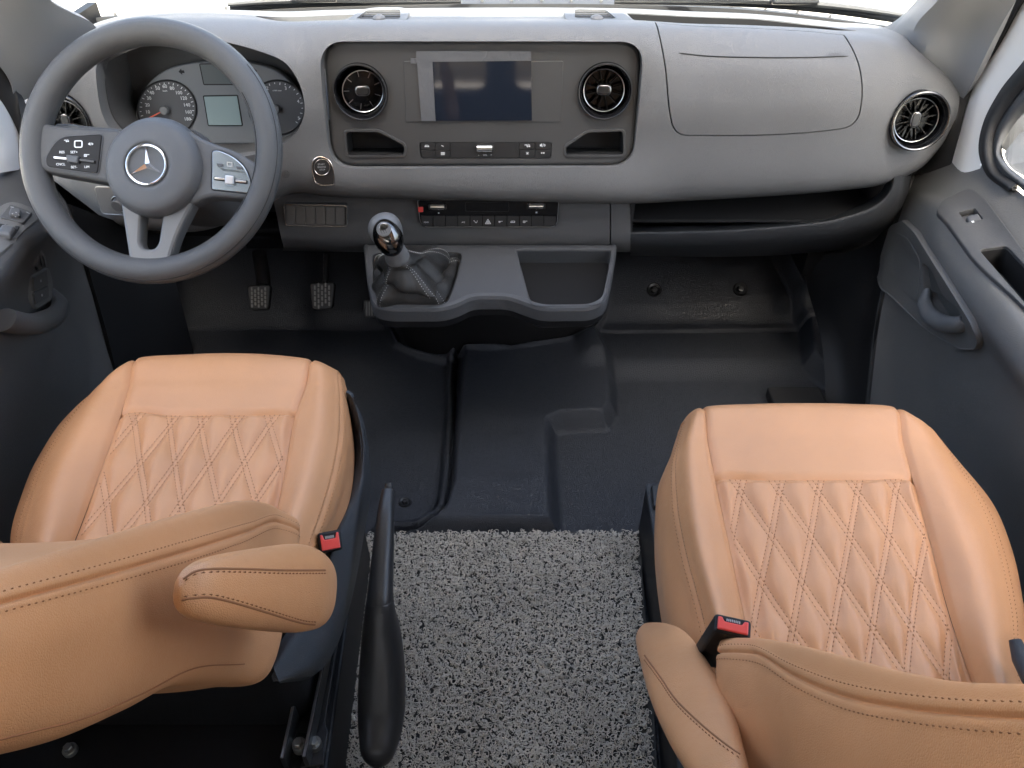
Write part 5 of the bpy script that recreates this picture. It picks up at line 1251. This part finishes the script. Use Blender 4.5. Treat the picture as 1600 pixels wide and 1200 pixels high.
armrest(sR, [(1008,978,6,.172), (1014,988,20,.172), (1026,1000,33,.170), (1042,1020,44,.168), (1066,1072,54,.164), (1094,1132,56,.160), (1117,1185,48,.156), (1135,1222,38,.153), (1142,1238,20,.152), (1145,1244,4,.152)],
        [([(1007,1024), (1030,1055), (1057,1094), (1096,1132), (1130,1160), (1156,1179)], 7)])
# valance beside the driver cushion, seat belt buckles
VS = Surf(pts_x([[(540,612,-.262), (551,690,-.262), (540,770,-.262), (513,845,-.262), (478,940,-.262), (440,1000,-.262), (424,1030,-.262)],
  [(551,622,-.250), (560,690,-.245), (549,775,-.242), (524,855,-.242), (495,950,-.242), (450,1018,-.245), (428,1045,-.25)],
  [(563,645,-.240), (568,705,-.232), (558,795,-.230), (540,890,-.230), (513,975,-.230), (472,1038,-.234), (434,1060,-.244)],
  [(574,688,-.240), (578,745,-.236), (566,830,-.234), (548,925,-.234), (524,1002,-.234), (490,1048,-.238), (438,1066,-.246)],
  [(574,702,-.27), (578,760,-.27), (566,845,-.27), (547,940,-.27), (522,1010,-.27), (486,1058,-.27), (436,1068,-.27)]]))
mk('side_valance', shell(VS.grid(np.linspace(0, 6, 80), np.linspace(0, 4, 36)), .006), 'seatplastic', sL, 60)
VR_ = Surf(pts_x([[(1040,770,.225), (1046,860,.222), (1060,950,.222), (1088,1020,.222), (1125,1090,.222)], [(1030,790,.222), (1040,880,.215), (1056,970,.212), (1075,1040,.212), (1100,1120,.212)], [(1036,830,.24), (1046,915,.235), (1062,1005,.23), (1080,1070,.23), (1105,1150,.23)]]))
mk('side_valance', shell(VR_.grid(np.linspace(0, 4, 50), np.linspace(0, 2, 14)), .006), 'seatplastic', sR, 60)
def buckle(t, f, w_, l_, depth, key_front, lab=None):
    o = rpoly([(-w_/2, -l_/2), (w_/2, -l_/2), (w_/2, l_/2), (-w_/2, l_/2)], .004)
    b = mk('buckle', prism(f, o, -depth, 0, .003), 'black', t)
    k = rpoly([(-w_/2+.003, -l_/2+.003), (w_/2-.003, -l_/2+.003), (w_/2-.003, l_/2-.003), (w_*.30, l_/2-.003), (w_*.24, l_*.12), (-w_*.24, l_*.12), (-w_*.30, l_/2-.003), (-w_/2+.003, l_/2-.003)], .0012, 3)
    mk('release_key', prism(f, k, -.002, .0022, .0012), 'red', b)
    mk('slot', prism(f, rpoly([(-w_*.22, l_*.14), (w_*.22, l_*.14), (w_*.26, l_*.36), (-w_*.26, l_*.36)], .001), 0, .0006), 'dark', b)
    mk('slot_teeth', join(*[box(f.w(-w_*.17+w_*.34*i/7, l_*.22, .0012), w_*.025, l_*.13, .001, (f.ex, f.ey, f.en)) for i in range(8)]), 'dim', b)
    return b
c = on_x(516, 846, -.232); fB = Frame(c, nrm((.9, .30, -.1)), nrm((-.2, .75, .62))); buckle(sL, fB, .029, .026, .07, True)
c = on_x(1145, 978, .205); fB = Frame(c, nrm((.97, -.22, -.05)), nrm((.2, .95, .22))); buckle(sR, fB, .034, .018, .10, True)
mk('recline_lever', tube([at_d(u, v, Z) for u, v, Z in ((1586,1000,.80), (1596,1030,.79), (1612,1060,.77), (1640,1100,.75))], [.006, .009, .010, .010], 12), 'seatplastic', sR)

# ================================================================== DOORS
def lsurf(S): return lambda u, v: (lambda p, n: Frame(p, nrm(np.cross((0, 0, 1), n)), np.cross(n, nrm(np.cross((0, 0, 1), n)))))(*lpt(S, u, v))
def door_cols(rows):
    P = np.array(pts_x(rows)); e = P[:, -1]
    return np.concatenate([P, (e+[0, -.28, 0])[:, None], (e+[0, -.95+e[:, 1].mean()*.0, 0])[:, None]], 1)
pd_ = thing('passenger_door', 'grey passenger door panel with armrest, window switch and pull handle', 'door', on_x(1500, 400, .86))
RD = Surf(door_cols([[(1430,268,.845), (1488,252,.86), (1534,258,.875), (1582,292,.885), (1640,338,.895), (1730,410,.905)],
 [(1424,281,.835), (1478,278,.845), (1518,292,.855), (1566,333,.862), (1626,396,.87), (1725,500,.88)],
 [(1417,297,.825), (1458,299,.83), (1500,313,.838), (1547,365,.842), (1606,438,.845), (1705,558,.85)],
 [(1411,312,.822), (1438,318,.812), (1462,336,.80), (1508,400,.79), (1570,478,.782), (1670,600,.78)],
 [(1406,332,.816), (1424,346,.802), (1448,372,.787), (1490,434,.775), (1550,516,.765), (1652,648,.762)],
 [(1396,360,.815), (1416,385,.812), (1446,420,.805), (1494,490,.80), (1550,560,.79), (1645,690,.79)],
 [(1384,435,.81), (1402,470,.815), (1428,512,.815), (1478,585,.815), (1545,665,.81), (1642,800,.81)],
 [(1371,500,.805), (1391,555,.815), (1422,615,.82), (1482,700,.825), (1562,800,.825), (1680,960,.82)],
 [(1356,630,.80), (1380,700,.81), (1422,780,.82), (1502,880,.83), (1602,1000,.83), (1722,1150,.83)],
 [(1350,700,.80), (1378,780,.81), (1422,860,.82), (1502,970,.83), (1602,1100,.83), (1722,1260,.83)]]))
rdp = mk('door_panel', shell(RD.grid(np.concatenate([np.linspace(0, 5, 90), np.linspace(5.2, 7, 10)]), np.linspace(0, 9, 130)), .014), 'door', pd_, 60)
E = RD.grid([0.02], np.linspace(0, 9, 60))[:, 0]
mk('door_seal', tube(E, .006, 8), 'rubber', pd_)
RD0 = Surf(RD.P[:, :6]); fs = lsurf(RD0)(1530, 385); dr_ = draper(RD0, fs)
sp_o = rpoly(fs.pxs([(1462,328), (1474,312), (1508,309), (1532,328), (1610,418), (1700,520), (1690,600), (1610,500), (1530,424), (1482,354)]), [.012,.012,.02,.03,.05,.02,.02,.05,.05,.03])
pk_ = rpoly(fs.pxs([(1528,396), (1570,390), (1612,432), (1670,500), (1662,545), (1600,482)]), .010)
sw_h = rpoly(fs.pxs([(1496,339), (1521,337), (1534,352), (1509,355)]), .003)
cA, cB = mk('cutter', dr_(prism(fs, inset(ccw(pk_), -.0008), -.05, .05)), 'dark', pd_), mk('cutter', dr_(prism(fs, sw_h, -.03, .03)), 'dark', pd_)
spl = mk('switch_plate', dr_(plate(fs, sp_o, [pk_, sw_h], -.012, .008, .002, [.06, .012], .001, .010)), 'doordark', pd_)
mk('window_switch', dr_(prism(fs, rpoly(fs.pxs([(1508,346), (1526,343), (1533,352), (1512,355)]), .003), -.006, .008, .004)), 'hub', spl)
mk('switch_mark', dr_(prism(fs.up(.008), fs.up(.008).pxs([(1517,347.5), (1521,347), (1523,349), (1519,349.8)]), -.0001, .0004)), 'white', spl)
mk('pocket_liner', dr_(plate(fs, inset(ccw(pk_), .0002), [inset(ccw(pk_), .0012)], -.052, .003, 0, [.05])), 'dark', spl)
fh = lsurf(RD0)(1460, 450); dr_ = draper(RD0, fh)
hb_o = rpoly(fh.pxs([(1394,352), (1412,343), (1440,362), (1500,440), (1541,500), (1546,528), (1534,546), (1508,546), (1466,520), (1402,448), (1389,420)]), [.012,.012,.03,.05,.03,.02,.012,.02,.05,.03,.02])
cav = rpoly(fh.pxs([(1449,408), (1470,422), (1482,462), (1514,478), (1521,500), (1508,514), (1474,500), (1452,464)]), [.008,.012,.02,.012,.012,.01,.02,.012])
cC = mk('cutter', dr_(prism(fh, inset(ccw(cav), -.0008), -.03, .03)), 'dark', pd_)
cut(rdp, [cA, cB, cC]); drop(cA, cB, cC)
hz = mk('handle_bezel', dr_(plate(fh, hb_o, [cav], -.012, .009, .004, [.026], .002, .012)), 'door', pd_)
mk('bezel_lit_edge', dr_(tube([fh.w(a, b, .0085) for a, b in inset(ccw(hb_o), .0025)], .0016, 6, True)), 'spoke', hz)  # tube added to stand in for the light along the bezel edge
mk('bezel_recess', dr_(prism(fh, rpoly(fh.pxs([(1404,362), (1428,372), (1446,402), (1446,470), (1425,450), (1404,420)]), .012), .0075, .0105, .001, 3, .012)), 'door', hz)
mk('latch_paddle', dr_(prism(fh, rpoly(fh.pxs([(1455,413), (1467,424), (1478,462), (1458,454)]), .003), -.012, .004, .003)), 'doordark', hz)
hh = [fh.w(*fh.px(u, v), h) for u, v, h in ((1452,452,.002), (1458,474,.012), (1474,494,.017), (1494,504,.017), (1512,505,.012), (1518,498,.004))]
mk('pull_handle', dr_(tube(smooth_open(hh, 6), np.interp(np.linspace(0, 1, 31), [0, .2, .5, .8, 1], [.007, .013, .016, .015, .010]), 14)), 'spoke', hz)
# frame, rubber seal, glass
def dstrip(par, nm, rows, m, th=.012): return mk(nm, shell(Surf(pts_x(rows)).grid(np.linspace(0, len(rows[0])-1, 10), np.linspace(0, len(rows)-1, 50)), th), m, par, 60)
fr_ = thing('door_frame', 'white painted door surround at the right edge, beside the passenger window', 'door frame', on_x(1510, 200, .87))
dstrip(fr_, 'painted_frame', [[(1655,-90,.90), (1690,-90,.90), (1730,-70,.91)], [(1592,5,.885), (1622,15,.885), (1655,30,.90)], [(1560,62,.88), (1580,72,.878), (1607,90,.89)], [(1518,132,.872), (1540,140,.87), (1568,150,.885)], [(1494,210,.865), (1516,207,.862), (1538,205,.875)], [(1483,252,.86), (1506,255,.858), (1532,258,.872)], [(1480,275,.86), (1504,280,.858), (1530,284,.872)]], 'paint')
dstrip(fr_, 'rubber_seal', [[(1730,-75,.905), (1745,-60,.90), (1765,-40,.905)], [(1650,30,.895), (1662,42,.89), (1680,58,.90)], [(1597,98,.885), (1606,106,.88), (1616,118,.89)], [(1560,145,.88), (1569,153,.875), (1580,162,.885)], [(1536,192,.872), (1545,196,.868), (1557,202,.88)], [(1529,238,.868), (1539,239,.864), (1552,240,.876)], [(1537,266,.87), (1545,262,.867), (1560,262,.88)], [(1575,300,.875), (1580,294,.872), (1590,286,.885)]], 'rubber')
dstrip(fr_, 'body_gap_seal', [[(1595,-90,.86), (1620,-90,.87), (1660,-90,.885)], [(1542,0,.85), (1566,4,.86), (1592,8,.875)], [(1512,55,.85), (1534,62,.858), (1560,68,.872)], [(1500,120,.85), (1509,128,.856), (1520,136,.866)], [(1488,195,.85), (1490,205,.854), (1497,213,.86)], [(1455,245,.845), (1470,250,.85), (1486,254,.857)], [(1425,275,.835), (1450,270,.845), (1480,270,.855)]], 'rubber')
dstrip(pd_, 'window_frame', [[(1690,10,.905), (1705,30,.902), (1720,55,.91)], [(1614,118,.893), (1620,135,.89), (1632,152,.90)], [(1578,162,.888), (1585,172,.885), (1595,182,.895)], [(1556,202,.882), (1563,210,.879), (1570,218,.89)], [(1551,240,.878), (1557,240,.876), (1563,240,.886)], [(1560,264,.88), (1567,260,.878), (1574,257,.888)], [(1588,288,.886), (1594,284,.884), (1600,279,.893)], [(1640,335,.895), (1646,328,.893), (1654,320,.90)], [(1730,412,.905), (1738,402,.903), (1748,392,.91)]], 'doordark')
mk('window_glass', box((.925, .72, 1.0), .004, 1.3, .98), 'glass', pd_)
dd_ = thing('driver_door', 'grey driver door panel painted darker for the shade, with mirror switch, lock keys and grab handle', 'door', on_x(60, 450, -.83))
LD = Surf(door_cols([[(56,258,-.845), (20,262,-.865), (-40,290,-.885), (-130,345,-.90)],
 [(68,282,-.835), (28,284,-.85), (-34,312,-.862), (-130,385,-.87)],
 [(92,308,-.82), (44,304,-.832), (-20,342,-.842), (-130,440,-.845)],
 [(110,345,-.805), (72,366,-.785), (10,428,-.765), (-90,540,-.755)],
 [(118,360,-.812), (92,382,-.808), (20,464,-.79), (-80,575,-.78)],
 [(134,400,-.81), (112,420,-.815), (50,500,-.805), (-60,630,-.805)],
 [(150,440,-.805), (126,470,-.812), (80,545,-.815), (-40,690,-.815)],
 [(165,490,-.80), (146,540,-.81), (110,625,-.815), (-10,790,-.82)],
 [(185,580,-.79), (170,645,-.80), (140,730,-.81), (40,905,-.82)],
 [(200,680,-.79), (190,740,-.80), (165,830,-.81), (80,1010,-.82)], [(210,760,-.79), (205,820,-.80), (185,910,-.81), (110,1100,-.82)]]))
mk('door_panel', shell(LD.grid(np.concatenate([np.linspace(0, 3, 80), np.linspace(3.2, 5, 10)]), np.linspace(0, 10, 140)), .014), 'doordark', dd_, 60)  # shade on this side is put into a darker door colour
mk('door_seal', tube(LD.grid([0.02], np.linspace(0, 10, 60))[:, 0], .006, 8), 'rubber', dd_)
LD0 = Surf(LD.P[:, :4]); fs = lsurf(LD0)(20, 352); dr_ = draper(LD0, fs)
spl = mk('switch_plate', dr_(prism(fs, rpoly(fs.pxs([(62,330), (52,322), (18,318), (-40,350), (-120,440), (-100,490), (0,404), (60,350)]), [.01,.01,.02,.05,.03,.03,.05,.02]), -.012, .005, .003, 3, .014)), 'door', dd_)
f1 = fs.up(.005)
mk('mirror_switch', dr_(prism(f1, rpoly(f1.pxs([(16,322), (50,327), (36,349), (0,341)]), .004), -.001, .003, .001)), 'doordark', spl)
mk('joystick', dr_(prism(f1, rpoly(f1.pxs([(18,329), (34,331), (32,342), (14,340)]), .005), .002, .007, .002)), 'hub', spl)
f2 = f1.up(.007); mk('switch_marks', dr_(join(*[lathe(f2, [(.0009, -.0002), (.0009, .0004), (.0001, .0004)], 8, f2.px(u, v)) for u, v in ((19.5,334), (25,331.5), (29.5,335), (24,338.5))]+[bar2(f1, f1.px(17, 326), f1.px(22, 326.5), .0016, .003, .0034), bar2(f1, f1.px(41, 330), f1.px(46, 331), .0016, .003, .0034)])), 'dim', spl)
mk('window_switch', dr_(prism(f1, rpoly(f1.pxs([(4,356), (27,360), (18,374), (-4,369)]), .004), -.001, .008, .004)), 'hub', spl)
mk('window_switch', dr_(prism(f1, rpoly(f1.pxs([(-30,352), (1,356), (-8,369), (-40,364)]), .004), -.001, .008, .004)), 'hub', spl)
mk('window_switch_well', dr_(prism(f1, f1.pxs([(0,349), (30,353), (27,360), (-6,355)]), -.001, .0006)), 'dark', spl)
fh = lsurf(LD0)(55, 450); dr_ = draper(LD0, fh)
kb = mk('lock_key_plate', dr_(prism(fh, rpoly(fh.pxs([(45,432), (73,417), (78,440), (76,470), (52,484), (44,470)]), .008), -.01, .005, .003, 3, .012)), 'door', dd_)
f1 = fh.up(.005)
for i, pts in enumerate(([(49,433), (70,421), (73,444), (50,456)], [(50,458), (73,446), (73,464), (53,476)])):
    mk('lock_key', dr_(prism(f1, rpoly(f1.pxs(pts), .003), -.001, .003, .001, 3, .012)), 'doordark', kb)
    c = np.mean(pts, 0); mk('key_mark', dr_(lathe(f1, [(.0022, .002), (.0022, .0034), (.0012, .0034), (.0012, .0030)], 14, f1.px(*c))), 'dim', kb)
mk('grab_handle', dr_(tube(smooth_open([fh.w(*fh.px(u, v), h) for u, v, h in ((82,455,-.005), (76,472,.016), (62,488,.026), (40,500,.03), (12,505,.03), (-20,498,.02))], 6), np.interp(np.linspace(0, 1, 31), [0, .2, .6, 1], [.008, .013, .018, .018]), 14)), 'doordark', dd_)
mk('window_glass', box((-.925, .72, 1.0), .004, 1.3, .98), 'glass', dd_)
lf = thing('door_frame', 'white painted door surround at the left edge, beside the driver window', 'door frame', on_x(10, 210, -.87))
dstrip(lf, 'painted_frame', [[(-95,30,-.885), (-120,40,-.885), (-160,60,-.90)], [(-18,130,-.872), (-45,140,-.87), (-90,155,-.885)], [(8,165,-.868), (-18,175,-.865), (-60,190,-.88)], [(28,205,-.864), (4,212,-.862), (-35,222,-.876)], [(38,252,-.86), (10,256,-.858), (-25,262,-.872)], [(40,264,-.86), (12,268,-.858), (-22,274,-.872)]], 'paint')
dstrip(lf, 'body_gap_seal', [[(-70,5,-.855), (-82,20,-.87), (-97,36,-.88)], [(0,96,-.85), (-8,114,-.86), (-18,132,-.872)], [(21,128,-.85), (16,148,-.857), (8,167,-.867)], [(32,175,-.848), (31,190,-.855), (28,207,-.863)], [(46,250,-.845), (45,256,-.85), (40,264,-.858)], [(60,275,-.84), (52,275,-.85), (42,280,-.858)]], 'rubber')
# outside mirror seen through the passenger window
mr = thing('door_mirror', 'black outside mirror housing seen through the passenger window', 'mirror', at_d(1620, 190, 1.9))
mk('housing', loft(smooth_secs([ring(at_d(u, v, Z), (.8, -.6, 0), (0, .2, .98), a, b, 28, 2.8) for u, v, Z, a, b in ((1630,120,1.95,.06,.03), (1625,140,1.95,.10,.06), (1622,185,1.95,.115,.075), (1628,215,1.95,.10,.06), (1640,236,1.95,.06,.02))], 5)), 'mirrorh', mr, 60)
mk('mirror_foot', loft([ring(at_d(u, v, Z), (.8, -.6, 0), (0, .9, .3), a, b, 20, 3) for u, v, Z, a, b in ((1630,225,1.9,.05,.04), (1622,262,1.8,.07,.05))]), 'mirrorh', mr, 60)
# outer skins of the cab that keep the light out below the windows and behind the doors
for s in (-1, 1):
    struct('side_wall', join(box((s*.97, .87, .10), .03, 1.9, .82), box((s*.95, .48, 1.65), .05, 1.14, .26), box((s*.945, -.02, .9), .06, .12, 1.8)), 'paint')
